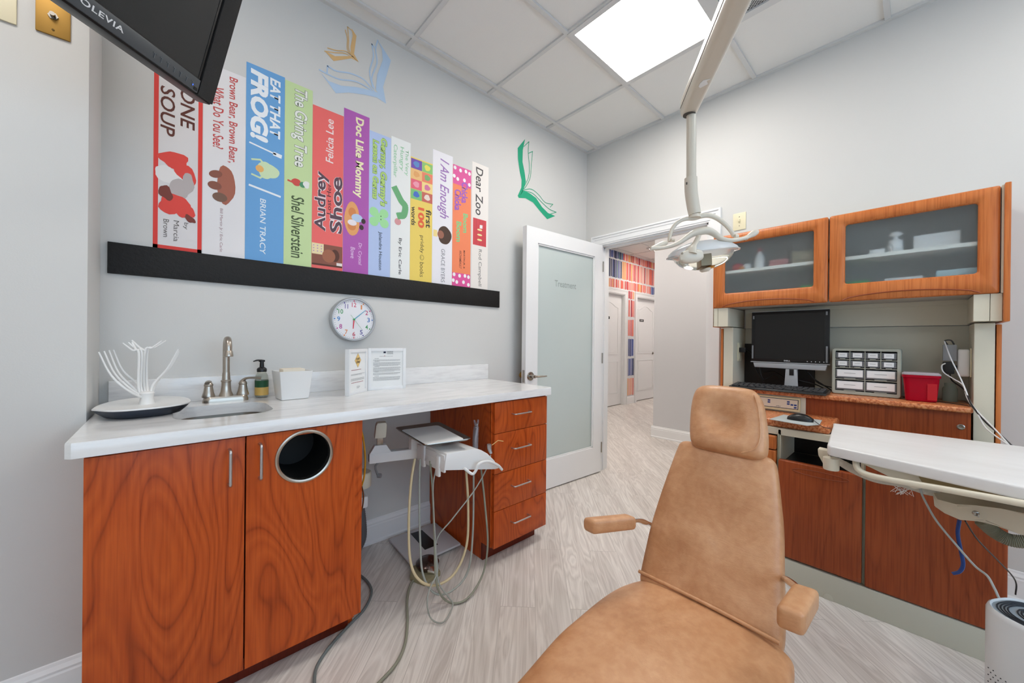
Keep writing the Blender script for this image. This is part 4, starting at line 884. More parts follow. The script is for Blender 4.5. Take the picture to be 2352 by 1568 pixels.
hose('thin grey hose crossing diagonally over the other hoses to the syringe', [(-1.915,-0.600,0.573), (-1.944,-0.620,0.487), (-1.956,-0.660,0.295), (-1.964,-0.700,0.128), (-1.930,-0.730,0.054), (-1.918,-0.745,0.019), (-1.993,-0.790,0.012), (-2.022,-0.745,0.016), (-2.032,-0.730,0.083), (-2.003,-0.710,0.123), (-1.960,-0.690,0.159), (-1.948,-0.660,0.273), (-1.879,-0.680,0.353), (-1.767,-0.690,0.453), (-1.689,-0.680,0.533), (-1.649,-0.660,0.583)], .003, hoseG)
# floor hoses
FZ = .008
def onfloor(*p): return [(x, y, FZ) for x, y, z in p]
hose('grey cable curling out from behind the sink cabinet across the floor', onfloor((-2.160,-0.134,0.006), (-2.131,-0.243,0.006), (-2.120,-0.340,0.006), (-2.136,-0.422,0.006), (-2.195,-0.500,0.006), (-2.264,-0.543,0.006), (-2.341,-0.591,0.006), (-2.401,-0.641,0.006), (-2.437,-0.691,0.006), (-2.463,-0.782,0.006)), .0055, mat('slate_hose', '6c7474', .5), 'floor_cable')
hose('olive grey cable running from the foot pedal towards the viewer', onfloor((-1.923,-0.445,0.006), (-1.983,-0.491,0.006), (-2.041,-0.575,0.006), (-2.098,-0.691,0.006), (-2.155,-0.784,0.006), (-2.217,-0.842,0.006), (-2.293,-0.874,0.006), (-2.358,-0.896,0.006)), .0055, mat('olive_hose', '8c8c7c', .5), 'floor_cable')
# scale
sc_ = thing('floor_scale', 'flat white scale with a black display lying under the counter', 'scale', (-1.78, -.22, 0))
b = B(); prism(b, [(-1.901,-0.078,0.030), (-1.920,-0.385,0.030), (-1.626,-0.380,0.030), (-1.607,-0.083,0.030)], (0, 0, -.012), bev=.003); obj('platform', b, mat('scale_white', 'c8c6c8', .3), sc_)
b = B(); prism(b, [(-1.784,-0.107,0.030), (-1.805,-0.309,0.030), (-1.726,-0.310,0.030), (-1.715,-0.114,0.030)], (0, 0, .001)); obj('display', b, screen, sc_, sm=False)
for p in ((-1.867,-0.088,0.020), (-1.888,-0.332,0.020), (-1.644,-0.339,0.020), (-1.622,-0.099,0.020)): b = B(); cyl(b, (p[0], p[1], 0), (p[0], p[1], .019), .012, 14); obj('foot', b, greyD, sc_)
# foot pedal
fp_ = thing('foot_pedal', 'round chrome foot pedal on a beige base on the floor', 'foot pedal', (-1.92, -.42, 0))
b = B(); prism(b, [(-1.901,-0.359,0.000), (-1.963,-0.446,0.000), (-1.932,-0.532,0.000), (-1.834,-0.512,0.000), (-1.813,-0.428,0.000)], (0, 0, .022), bev=.004); obj('base', b, mat('beige_metal', '9c9474', .5, .2), fp_)
pc = Vector((-1.862,-0.436,0.045)); b = B(); lathe(b, pc, [(.05, -.022), (.056, -.01), (.057, 0), (.045, .012), (.02, .018), (.0, .019)], 32); obj('disc', b, mat('dark_chrome', '6c5c58', .2, .9), fp_)
b = B(); prism(b, [pc+Vector(v) for v in ((.01, -.02, .02), (-.035, -.06, .0), (-.005, -.08, -.01))], (0, 0, -.012), bev=.002); obj('lever', b, chrome, fp_)
# bracket, hose and cables beside the sink cabinet
br = thing('suction_bracket', 'cream suction bracket fixed beside the sink cabinet in the knee space', 'bracket', (-2.2, -.2, .3))
b = B(); p = Vector((-2.121,-0.250,0.466)); lathe(b, (p.x-.01, p.y, p.z-.035), [(.05, 0), (.055, .004), (.055, .068), (.05, .072)], 28); obj('drum', b, creamP, br)
b = B(); p2 = Vector((-2.047,-0.270,0.471)); cyl(b, p2, p2+Vector((.01, -.012, 0)), .011, 12); tube(b, [p2, (-2.073,-0.300,0.531), (-2.048,-0.330,0.565)], .005, 8, 3); obj('knob', b, greyM, br)
b = B(); p = Vector((-2.128,-0.250,0.362)); box(b, (p.x-.05, p.y-.03, p.z-.03), (p.x+.03, p.y+.03, p.z+.025), bev=.008); obj('lower_block', b, whiteP, br)
b = B(); pts = catmull([(-2.128,-0.250,0.330), (-2.119,-0.250,0.254), (-2.114,-0.240,0.174), (-2.132,-0.220,0.108)], 14); tube(b, pts, [.022+.0016*(k % 2) for k in range(len(pts))], 14, 0); obj('corrugated_hose', b, mat('dark_corrugated', '5c5c5e', .6), br)
hose('yellow cable hanging beside the sink cabinet', [(-2.206,-0.450,0.776), (-2.179,-0.420,0.710), (-2.161,-0.400,0.615), (-2.156,-0.380,0.530), (-2.160,-0.360,0.476)], .0038, mat('yellow_cable', 'd89a20', .45), 'hanging_cable', br)
hose('brown cable continuing below the yellow one', [(-2.160,-0.360,0.474), (-2.152,-0.360,0.424), (-2.155,-0.350,0.362), (-2.169,-0.340,0.323)], .0034, mat('brown_cable', '6c3c1c', .5), 'hanging_cable', br)

# ================================================================ RIGHT CABINETS (door wall)
# ---- upper cabinet
XU = -.33
up = thing('upper_cabinet', 'honey wood upper cabinet with two frosted glass lift doors', 'wall cabinet', (-.16, -1.76, 1.36))
b = B(); box(b, (-.305, -1.225, 1.36), (-.003, -1.205, 1.79)); box(b, (-.305, -2.293, 1.36), (-.003, -2.275, 1.79)); box(b, (-.305, -2.275, 1.772), (-.003, -1.225, 1.79)); box(b, (-.305, -2.275, 1.36), (-.003, -1.225, 1.376)); box(b, (-.02, -2.275, 1.376), (-.003, -1.225, 1.772)); box(b, (-.30, -1.765, 1.376), (-.02, -1.745, 1.772))
obj('body', b, mat('cabinet_inside', 'b9b8b2', .6), up, sm=False)
b = B(); box(b, (-.3, -2.275, 1.565), (-.02, -1.225, 1.582)); obj('shelf', b, mat('shelf_white', 'f0eee6', .5), up, sm=False)
b = B(); box(b, (-.03, -2.23, 1.338), (-.003, -1.30, 1.36)); box(b, (-.022, -2.23, 1.239), (-.003, -1.3, 1.338)); obj('mounting_rail', b, cream, up, sm=False)
def updoor(y0, y1, gy0, gy1):
    """y0<y1 door, glass gy0..gy1"""
    z0, z1, gz0, gz1 = 1.357, 1.794, 1.437, 1.744
    out = [(u, v) for u, v in rrect(y0, z0, y1, z1, .008, 5)]; inn = [(u, v) for u, v in rrect(gy0, gz0, gy1, gz1, .016, 5)]
    inn2 = [(u, v) for u, v in rrect(gy0+.006, gz0+.006, gy1-.006, gz1-.006, .012, 5)]
    o1 = [(u, v) for u, v in rrect(y0+.006, z0+.006, y1-.006, z1-.006, .006, 5)]
    b = B(); f = lambda pts, x: [(x, u, v) for u, v in pts]
    loft(b, [f(out, -.309), f(out, -.324), f(o1, XU), f(inn, XU), f(inn2, -.323), f(inn2, -.309), f(out, -.309)], cap=False)
    d = obj('door', b, maple, up, ang=50)
    b = B(); box(b, (-.318, gy0+.003, gz0+.003), (-.314, gy1-.003, gz1-.003)); obj('frosted_glass', b, frostC, d, sm=False)
    # arched finger pull along the lower edge
    n = 20; ya, yb = gy0-.002, gy1+.002; b = B(); arc = [(ya+(yb-ya)*k/n, z0+.004+.03*math.sin(math.pi*k/n)**.55) for k in range(n+1)]
    P_ = [(XU-.0008, u, v) for u, v in arc]
    tube(b, P_, .0028, 6, 2); obj('finger_pull', b, mat('wood_groove', '8a3e18', .5), d)
    return d
updoor(-1.752, -1.212, -1.70, -1.263); updoor(-2.29, -1.758, -2.239, -1.812)
for y0, y1, l in ((-1.212, -1.203, 0), (-2.315, -2.299, 1)):
    b = B(); box(b, (-.345 if l else -.32, y0, 1.24), (-.003, y1, 1.797), bev=.003); obj('side_panel', b, maple, up)
b = B(); box(b, (-.325, -2.299, 1.357), (-.003, -2.293, 1.794)); obj('side_strip', b, cream, up, sm=False)
for ya, yb in ((-1.288, -1.204), (-2.298, -2.224)):
    b = B(); ym = ya+(yb-ya)*(.66 if ya > -2 else .42); box(b, (-.32, ya, 1.244), (-.003, ym-.0008, 1.356), bev=.001); box(b, (-.32, ym+.0008, 1.244), (-.003, yb, 1.356), bev=.001); obj('corner_block', b, cream, up, sm=False)
# ---- things behind the frosted glass
def jar(nm, label, cat, x, y, z, prof, m, m2=None, h2=None, grp='supplies behind the frosted cabinet doors'):
    b = B(); lathe(b, (x, y, z), prof, 20)
    if m2 is None: return tag(obj(nm, b, m), label, cat, grp)
    t = thing(nm, label, cat, (x, y, z), grp); obj('body', b, m, t); b = B(); lathe(b, (x, y, z+prof[-1][1]), h2, 16); obj('cap', b, m2, t); return t
zs, zf = 1.5825, 1.3765
wht = mat('bottle_white', 'f2f2f2', .4); redP = mat('red_plastic', 'c8303c', .4); grnP = mat('green_box', '3cb054', .5)
jar('spray_bottle', 'tall white bottle behind the left frosted door, on the shelf', 'bottle', -.2, -1.42, zs, [(.026, 0), (.028, .005), (.028, .075), (.012, .1), (.012, .11)], wht, redP, [(.012, 0), (.012, .02)])
jar('squat_jar', 'short white jar between the red tub and tall bottle behind the left door', 'jar', -.2, -1.355, zs, [(.022, 0), (.022, .04), (.018, .045)], wht)
jar('small_tub', 'red tub at the left end of the shelf behind the left frosted door', 'tub', -.2, -1.30, zs, [(.026, 0), (.03, .05)], redP)
jar('orange_tub', 'small orange tub beside the red one behind the left frosted door', 'tub', -.22, -1.328, zs, [(.012, 0), (.013, .03)], mat('orange_plastic', 'e08a30', .4))
jar('pump_bottle', 'white pump bottle on the shelf behind the right frosted door', 'bottle', -.22, -1.99, zs, [(.024, 0), (.026, .005), (.026, .06), (.01, .075), (.01, .085)], wht, wht, [(.02, 0), (.024, .006), (.02, .016)])
def cbox(label, lo, hi, m, nm='supply_box'): b = B(); box(b, lo, hi, bev=.002); tag(obj(nm, b, m), label, 'box', 'supplies behind the frosted cabinet doors')
cbox('pale box with a red mark area behind the left frosted door', (-.2, -1.56, zs), (-.1, -1.47, zs+.05), mat('pink_box', 'd89090', .6))
cbox('beige carton at the right end of the shelf behind the left door', (-.2, -1.72, zs), (-.06, -1.575, zs+.08), mat('beige_box', 'b0a890', .6))
cbox('long white carton on the shelf behind the right frosted door', (-.24, -2.19, zs), (-.1, -2.05, zs+.07), wht)
cbox('low white tub left of the pump bottle behind the right frosted door', (-.24, -1.955, zs), (-.16, -1.90, zs+.03), wht)
cbox('green box at the lower left behind the right frosted door', (-.26, -1.90, zf), (-.12, -1.775, zf+.085), grnP)
cbox('green box at the lower right behind the left frosted door', (-.26, -1.735, zf), (-.12, -1.63, zf+.085), grnP)
cbox('blue grey box low behind the left frosted door', (-.2, -1.6, zf), (-.08, -1.34, zf+.06), mat('blue_grey_box', '7c8c98', .6))
cbox('white box low in the middle behind the right frosted door', (-.26, -2.08, zf), (-.1, -1.955, zf+.085), wht)
cbox('pale blue box low at the right behind the right frosted door', (-.27, -2.25, zf), (-.1, -2.12, zf+.1), mat('pale_blue_box', 'b8d4dc', .6))

# ---- base unit with granite tops
bu = thing('base_cabinet', 'wood and cream base cabinet with orange granite tops on the right wall', 'cabinet', (-.3, -1.76, 0))
b = B(); box(b, (-.25, -1.297, 0), (-.003, -1.243, 1.238), bev=.002); obj('post', b, cream, bu, sm=False)
b = B(); box(b, (-.25, -2.287, 0), (-.003, -2.231, 1.238), bev=.002); obj('post', b, cream, bu, sm=False)
b = B(); box(b, (-.254, -1.240, .02), (-.003, -1.228, 1.232), bev=.003); obj('post_trim', b, maple, bu); b = B(); box(b, (-.254, -2.304, .02), (-.003, -2.290, 1.232), bev=.003); obj('post_trim', b, maple, bu)
b = B(); box(b, (-.012, -2.231, .70), (-.003, -1.297, 1.236)); obj('back_panel', b, mat('cream_back', 'c4c2b2', .55), bu, sm=False)
b = B(); box(b, (-.335, -2.226, .857), (-.014, -1.294, .880), bev=.008, seg=3); obj('upper_shelf', b, granite, bu)
b = B(); box(b, (-.30, -2.222, .60), (-.285, -1.665, .857)); obj('knee_panel', b, mahog, bu, sm=False)
b = B(); lathe(b, (-.3, -2.195, .792), [(.011, 0), (.012, .002), (.009, .004), (.004, .003)], 20, ax=(-1, 0, 0)); obj('lock', b, steel, bu)
b = B(); box(b, (-.31, -1.665, .76), (-.28, -1.27, .857)); obj('control_housing', b, cream, bu, sm=False)
b = B(); box(b, (-.585, -1.80, .727), (-.28, -1.2, .768), bev=.016, seg=4); obj('lower_top', b, granite, bu)
b = B(); x = -.632
box(b, (-.6, -2.29, .115), (-.003, -2.275, .727)); box(b, (-.6, -1.225, .115), (-.003, -1.21, .727)); box(b, (-.6, -2.275, .115), (-.003, -1.225, .13)); box(b, (-.6, -1.916, .13), (-.3, -1.905, .72)); box(b, (-.6, -1.617, .13), (-.3, -1.607, .72)); box(b, (-.6, -2.29, .695), (-.56, -1.21, .727)); box(b, (-.6, -2.29, .13), (-.585, -1.918, .69)); box(b, (-.3, -2.275, .13), (-.285, -1.225, .72))
obj('body', b, cream, bu, sm=False)
b = B(); box(b, (-.56, -1.9, .575), (-.302, -1.62, .69)); b.free()
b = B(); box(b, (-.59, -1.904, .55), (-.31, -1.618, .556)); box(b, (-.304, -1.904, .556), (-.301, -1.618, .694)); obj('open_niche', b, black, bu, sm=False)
b = B(); box(b, (x, -2.295, .0), (-.1, -1.205, .113), bev=.002); pl_ = obj('plinth', b, mat('cream_plinth', 'c2c0b0', .5), bu)
b = B(); lathe(b, (-0.632,-1.806,0.010), [(.016, 0), (.017, .002), (.009, .003)], 20, ax=(-1, 0, 0)); obj('plinth_lock', b, mat('cream_plinth', 'c2c0b0', .5), pl_)
b = B(); box(b, (x, -1.912, .122), (-.602, -1.614, .583), bev=.007, seg=3); dd = obj('door', b, mahog, bu)
b = B(); c0 = -1.77; n = 24; out = [(c0+.1*math.cos(2*math.pi*k/n), .548+.013*math.sin(2*math.pi*k/n)) for k in range(n)]; tube(b, [(x-.0005, u, v) for u, v in out+[out[0]]], .0025, 6, 0, cap=False)
obj('finger_pull', b, mat('wood_groove', '8a3e18', .5), dd)
b = B(); box(b, (x, -2.288, .117), (-.602, -1.922, .69), bev=.007, seg=3); obj('fixed_panel', b, mahog, bu)
for z0, z1 in ((.625, .69), (.5, .62), (.31, .495), (.122, .305)): b = B(); box(b, (x, -1.604, z0), (-.602, -1.21, z1), bev=.006, seg=3); obj('drawer', b, maple, bu)
for y in (-1.919, -1.609): b = B(); box(b, (-.61, y-.003, .115), (-.6, y+.003, .7)); obj('cream_divider', b, mat('sage_strip', 'a8ac98', .5), bu, sm=False)
# control panel
cp = thing('control_panel', 'beige water control panel with blue buttons under the granite shelf', 'control panel', (-.31, -1.56, .77))
b = B(); prism(b, [(-.312, -1.645, .776), (-.335, -1.645, .776), (-.325, -1.645, .85), (-.312, -1.645, .85)], (0, .33, 0), bev=.004); obj('casing', b, mat('aged_plastic', 'dcc89c', .45), cp)
nrm = Vector((-.99, 0, .135)); upv = Vector((.135, 0, .99))
def cpt(y, h, off=.001): return Vector((-.3345, y, .781))+upv*h+nrm*off
def cq(b, y0, h0, y1, h1, off, mi=0): flat(b, [cpt(y0, h0, off), cpt(y1, h0, off), cpt(y1, h1, off), cpt(y0, h1, off)], mi)
b = B(); cq(b, -1.638, .008, -1.33, .060, .0010, 0); cq(b, -1.635, .011, -1.333, .057, .0014, 1); obj('face_plate', b, [mat('navy_print', '1c2440', .6), mat('panel_beige', 'e0cdb4', .5)], cp, sm=False)
b = B()
for y, h in ((-1.505, .045), (-1.505, .034), (-1.594, .045), (-1.594, .034), (-1.61, .031), (-1.625, .031), (-1.625, .018), (-1.455, .03), (-1.42, .045)): cq(b, y-.006, h-.004, y+.006, h+.004, .0017)
obj('buttons', b, mat('button_blue', '24387c', .5), cp, sm=False, kind='stuff')
b = B(); text(b, 'adec', cpt(-1.55, .018, .0017), (0, -1, 0), upv, .022, .006, bold=.01, shear=.2); obj('lettering', b, mat('navy_print', '1c2440', .6), cp, sm=False)
# ---- computer
mo = thing('computer_monitor', 'black flat monitor with silver soundbar on the granite shelf', 'monitor', (-.17, -1.56, .88))
x = -.17
b = B(); box(b, (x, -1.742, 1.034), (x+.022, -1.374, 1.332), bev=.004); box(b, (x+.02, -1.66, 1.07), (x+.06, -1.44, 1.3), bev=.015); obj('casing', b, black, mo)
b = B(); box(b, (x-.0008, -1.722, 1.052), (x+.002, -1.394, 1.316)); obj('screen', b, screen, mo, sm=False)
for q0, q1 in (((x-.002, -1.745, 1.028), (x+.02, -1.371, 1.033)), ((x, -1.742, 1.332), (x+.02, -1.374, 1.334))): b = B(); box(b, q0, q1); obj('silver_trim', b, silverP, mo, sm=False)
for y, z0, z1 in ((-1.385, 1.29, 1.31), (-1.73, 1.30, 1.32), (-1.381, 1.05, 1.13), (-1.732, 1.04, 1.13)): b = B(); box(b, (x-.002, y-.004, z0), (x, y+.004, z1), bev=.0015); obj('corner_clip', b, greyM, mo)
b = B(); text(b, 'DELL', (x-.0012, -1.555, 1.043), (0, -1, 0), (0, 0, 1), .03, .0075, bold=.03); obj('lettering', b, white, mo, sm=False)
b = B()
for k in range(5): box(b, (x-.001, -1.65-.018*k, 1.041), (x, -1.646-.018*k, 1.045))
obj('button_marks', b, white, mo, sm=False)
b = B(); prism(b, [(x-.004, -1.735, 1.026), (x-.004, -1.385, 1.026), (x-.004, -1.392, .998), (x-.004, -1.728, .996)], (.03, 0, 0), bev=.004); obj('soundbar', b, silverP, mo)
b = B(); box(b, (x+.02, -1.6, .885), (x+.04, -1.545, 1.05), bev=.003); box(b, (x-.06, -1.63, .8805), (x+.06, -1.52, .888), bev=.003); obj('stand', b, silverP, mo); b = B(); prism(b, [(x-.005, -1.608, .889), (x-.005, -1.543, .889), (x-.005, -1.549, .995), (x-.005, -1.602, .995)], (.01, 0, 0), bev=.002); obj('stand_front', b, silverP, mo)
b = B(); box(b, (x-.008, -1.588, .96), (x-.004, -1.567, .995), bev=.001); obj('cable_clip', b, black, mo)
b = B(); box(b, (-.03, -1.66, .882), (-.0135, -1.299, 1.14), bev=.002); tag(obj('dark_back_board', b, mat('brown_black_board', '1c1612', .5)), 'dark board leaning behind the monitor on the shelf', 'board')
kb = thing('keyboard', 'black full-size keyboard on the edge of the granite shelf', 'keyboard', (-.31, -1.53, .881))
zk = .881
b = B(); prism(b, [(-.378, -1.755, zk), (-.378, -1.325, zk), (-.368, -1.318, zk+.012), (-.25, -1.325, zk+.02), (-.25, -1.755, zk+.02), (-.368, -1.762, zk+.012)][:0] or [(-.378, -1.758, zk), (-.245, -1.758, zk), (-.245, -1.758, zk+.022), (-.372, -1.758, zk+.011)], (0, .445, 0), bev=.004); obj('case', b, black, kb)
b = B(); keyrows = ((-.258, 17), (-.280, 17), (-.299, 17), (-.318, 16), (-.337, 15), (-.356, 10))
for rx, n in keyrows:
    y = -1.326
    zr = zk+.011+(.011*(rx+.372)/.127)
    w = .422/n*.86
    for k in range(n): yy = y-.422/n*k; box(b, (rx-.008, yy-w, zr-.002), (rx+.008, yy, zr+.006), bev=.0015, seg=1)
obj('keys', b, mat('key_grey', '2c2c2e', .45), kb, kind='stuff')
mp_ = thing('mouse_pad', 'small pale grey mouse pad on the lower granite top', 'mouse pad', (-.44, -1.66, .768))
b = B(); pts = [(-0.633,-1.577,0.769), (-0.442,-1.596,0.769), (-0.467,-1.755,0.769), (-0.602,-1.764,0.769), (-0.671,-1.729,0.769)]
prism(b, [Vector(p) for p in pts], (0, 0, .003), bev=.001); obj('pad', b, mat('pad_grey', 'b4bab8', .6), mp_)
ms = thing('computer_mouse', 'black computer mouse on the grey pad', 'computer mouse', (-.5, -1.67, .772))
c = Vector((-0.564,-1.685,0.775)); b = B(); rings = []
for k in range(9):
    t = k/8; w = .026*math.sin(math.pi*(.12+.8*t))**.6; h = .034*math.sin(math.pi*(.1+.82*(1-t)))**.7
    rings.append([c+Vector((w*math.cos(a), .048-.1*t, max(0, h*math.sin(a))-.002)) for a in [2*math.pi*j/16 for j in range(16)]])
loft(b, rings); obj('shell', b, black, ms, ang=70)
b = B(); tube(b, [c+Vector((0, -.05, .008)), (-0.653,-1.783,0.772), (-0.670,-1.812,0.772)], .0015, 8, 4); obj('cord', b, black, ms)
# organizer
og = thing('drawer_organizer', 'grey small-parts organizer with twelve labelled clear drawers on the shelf', 'drawer organizer', (-.13, -1.885, .881))
xo = -.2; Y0, Y1, Z0, Z1 = -2.014, -1.757, .881, 1.122
b = B(); o = rrect(Y0, Z0, Y1, Z1, .012, 4); i = rrect(Y0+.014, Z0+.016, Y1-.014, Z1-.014, .004, 4); f = lambda p, x: [(x, u, v) for u, v in p]
og_p = mat('organizer_grey', 'a8aa9c', .45)
loft(b, [f(o, xo+.13), f(o, xo+.004), f([(u*1, v) for u, v in rrect(Y0+.003, Z0+.003, Y1-.003, Z1-.003, .01, 4)], xo), f(i, xo), f(i, xo+.01), f(i, xo+.12)], cap=False); flat(b, f(o, xo+.13)); flat(b, f(i, xo+.12)); obj('case', b, og_p, og, ang=40)
ya, yb = Y1-.014, Y0+.014; zr = [(1.063, 1.103), (1.02, 1.06), (.96, 1.015), (.898, .955)]
for r_i, (za, zb) in enumerate(zr):
    nc_ = 4 if r_i < 2 else 2
    for k in range(nc_):
        p0 = ya+(yb-ya)*k/nc_-.002; p1 = ya+(yb-ya)*(k+1)/nc_+.002
        b = B(); box(b, (xo+.004, p1, za+.006), (xo+.10, p0, zb-.003), bev=.001)
        d = obj('drawer', b, mat('smoky_drawer', '6c6e70', .2), og)
        b = B(); w = (p0-p1); m_ = (.17 if nc_ == 4 else .05); zl = za+.006+(zb-za)*.14; box(b, (xo+.0025, p1+w*m_, zl), (xo+.004, p0-w*m_, zb-.006)); obj('label_card', b, paper, d, sm=False)
        b = B(); box(b, (xo+.0015, (p0+p1)/2-w*.2, (zl+zb)/2-.003), (xo+.0028, (p0+p1)/2+w*.2, (zl+zb)/2-.0015)); obj('print', b, lineG, d, sm=False)
        b = B(); box(b, (xo-.001, (p0+p1)/2-w*.2, za+.002), (xo+.01, (p0+p1)/2+w*.2, za+.005)); obj('pull_lip', b, og_p, d, sm=False)
b = B()
for za, zb in zr: box(b, (xo+.002, yb, za-.002), (xo+.11, ya, za+.0015))
for k in (1, 3): y = ya+(yb-ya)*k/4; box(b, (xo+.001, y-.0015, 1.02), (xo+.11, y+.0015, 1.106))
y = ya+(yb-ya)/2; box(b, (xo+.001, y-.0015, .9), (xo+.11, y+.0015, 1.106)); obj('dividers', b, og_p, og, sm=False)
# red tub
tb = thing('plastic_tub', 'translucent red plastic tub with clear lid, right of the organizer', 'tub', (-.2, -2.08, .881)); c = Vector((-.2, -2.078, .881))
def sq_(a, bq, h, r=.02): return [c+Vector((v, u, h)) for u, v in rrect(-a, -bq, a, bq, r, 5)]
b = B(); loft(b, [sq_(.047, .044, 0), sq_(.05, .047, .003), sq_(.058, .054, .108), sq_(.062, .058, .11), sq_(.062, .058, .122), sq_(.058, .054, .122)], cap=False); flat(b, sq_(.047, .044, 0)); obj('bucket', b, mat('translucent_red', 'c0102c', .2, trans=.35, ior=1.2), tb)
b = B(); loft(b, [sq_(.0625, .0585, .122), sq_(.0625, .0585, .127), sq_(.055, .051, .134), sq_(.05, .046, .134)]); obj('lid', b, mat('clear_lid', 'e4dce2', .15, trans=.6, ior=1.2), tb)
b = B(); box(b, (-.2-.0515, -2.128, .890), (-.2-.047, -2.098, .965), mtx=Matrix.Translation(Vector((-.252, -2.113, .89)))@Matrix.Rotation(R(-4), 4, 'Y')@Matrix.Translation(-Vector((-.252, -2.113, .89)))); lb = obj('side_label', b, mat('label_red', 'b81020', .5), tb, sm=False)
b = B(); rs = random.Random(9)
for k in range(26): p = c+Vector((rs.uniform(-.035, .035), rs.uniform(-.038, .038), .01+rs.uniform(0, .07))); lathe(b, p, [(.0, -.007), (.008, -.003), (.009, .003), (.0, .007)], 8, ax=(rs.random(), rs.random(), rs.random()+.1))
obj('contents', b, mat('pink_pieces', 'e85878', .5), tb, kind='stuff')
gl_b = B(); lathe(gl_b, (-.12, -2.17, .881), [(.022, 0), (.024, .003), (.024, .06), (.018, .07), (.018, .085)], 20); tag(obj('glass_jar', gl_b, mat('pale_clear_plastic', 'c4d4cc', .1, trans=.8, ior=1.2)), 'clear jar standing behind the red tub', 'jar')
# outlets, plugs and cords on the right post
ou = thing('wall_outlet', 'ivory outlet plate on the inner face of the left post behind the monitor', 'outlet', (-.13, -1.30, 1.08))
b = B(); box(b, (-.17, -1.302, 1.03), (-.10, -1.2975, 1.145), bev=.002); obj('plate', b, ivory, ou); b = B(); box(b, (-.15, -1.3035, 1.042), (-.12, -1.3015, 1.133), bev=.004); obj('socket', b, ivory, ou)
b = B(); box(b, (-.16, -1.34, 1.085), (-.12, -1.304, 1.115), bev=.004); tube(b, [(-.14, -1.335, 1.1), (-.12, -1.36, 1.08), (-.09, -1.38, .98), (-.08, -1.42, .9)], .004, 8, 5); tag(obj('power_plug', b, black), 'black plug in the outlet left of the monitor', 'plug')
ou = thing('wall_outlet', 'cream outlet plate on the inner face of the right post', 'outlet', (-.13, -2.23, 1.06))
b = B(); box(b, (-.17, -2.2305, 1.0), (-.09, -2.226, 1.13), bev=.002); obj('plate', b, ivory, ou)
pa = thing('plug_adapter', 'white multi-plug block on the right post of the cabinet', 'power adapter', (-.13, -2.2, 1.06)); b = B(); box(b, (-.16, -2.226, 1.0), (-.10, -2.19, 1.125), bev=.009, seg=3); obj('block', b, whiteP, pa)
pb = thing('power_brick', 'grey power brick plugged in above the black one', 'power adapter', (-.13, -2.17, 1.08)); b = B(); box(b, (-.165, -2.188, 1.07), (-.125, -2.146, 1.145), bev=.003); obj('brick', b, greyM, pb); b = B(); tube(b, [(-.145, -2.16, 1.145), (-.15, -2.152, 1.163), (-.15, -2.17, 1.165), (-.145, -2.18, 1.146)], .003, 8, 5); obj('coil', b, greyD, pb)
pc_ = thing('power_brick', 'black power brick plugged in under the grey one', 'power adapter', (-.13, -2.17, 1.02)); b = B(); box(b, (-.17, -2.181, 1.01), (-.12, -2.146, 1.066), bev=.005); box(b, (-.15, -2.191, 1.03), (-.13, -2.181, 1.05)); obj('brick', b, black, pc_)
def cord(label, pts, r, m, par=None, nm='power_cord'):
    b = B(); tube(b, pts, r, 8, 8); o = obj(nm, b, m, par)
    if par is None: tag(o, label, 'cable')
    else: o['label'] = label
    return o
cord('black cord running down from the black brick across the post', [(-.15, -2.168, 1.01), (-.17, -2.175, .98), (-0.270,-2.205,0.950), (-0.330,-2.222,0.893), (-0.380,-2.253,0.836), (-0.500,-2.282,0.805), (-0.640,-2.293,0.793)], .0028, black, pc_)
wc = mat('white_cord', 'dcdcdc', .45)
cord('white cord looping from the grey brick down past the post to the slab', [(-.17, -2.150, 1.16), (-0.220,-2.165,1.093), (-0.240,-2.187,1.023), (-0.270,-2.203,0.969), (-0.320,-2.220,0.901), (-0.360,-2.241,0.863), (-0.480,-2.274,0.816), (-0.640,-2.287,0.794)], .0024, wc, pb)
cord('second white cord curling left of the black brick', [(-0.200,-2.153,1.060), (-0.200,-2.142,1.048), (-0.200,-2.148,1.018), (-0.220,-2.176,0.992), (-0.260,-2.202,0.968), (-0.300,-2.212,0.916), (-0.350,-2.236,0.861), (-0.420,-2.250,0.820), (-0.520,-2.266,0.805), (-0.660,-2.288,0.794)], .0024, wc, pa)
cord('thin black cord lying on the granite shelf behind the red tub', [(-.12, -2.02, .884), (-.2, -2.13, .884), (-.27, -2.2, .884), (-.3, -2.22, .884)], .0018, black, None, 'thin_cable')
b = B()
for pts in ([(-.10, -1.40, 1.0), (-.09, -1.42, .92), (-.08, -1.48, .95), (-.08, -1.53, .9)], [(-.1, -1.42, .96), (-.08, -1.47, .97), (-.08, -1.53, .93), (-.08, -1.55, .89)], [(-.11, -1.62, 1.0), (-.1, -1.66, .95), (-.09, -1.71, .91), (-.14, -1.755, .886)], [(-.11, -1.64, .98), (-.1, -1.69, .92), (-.09, -1.75, .9), (-.1, -1.78, .9)], [(-.11, -1.6, .93), (-.1, -1.68, .91), (-.16, -1.74, .885)]): tube(b, pts, .003, 8, 6)
tag(obj('cable_tangle', b, black), 'tangle of black cables behind the monitor stand', 'cables', kind='stuff')

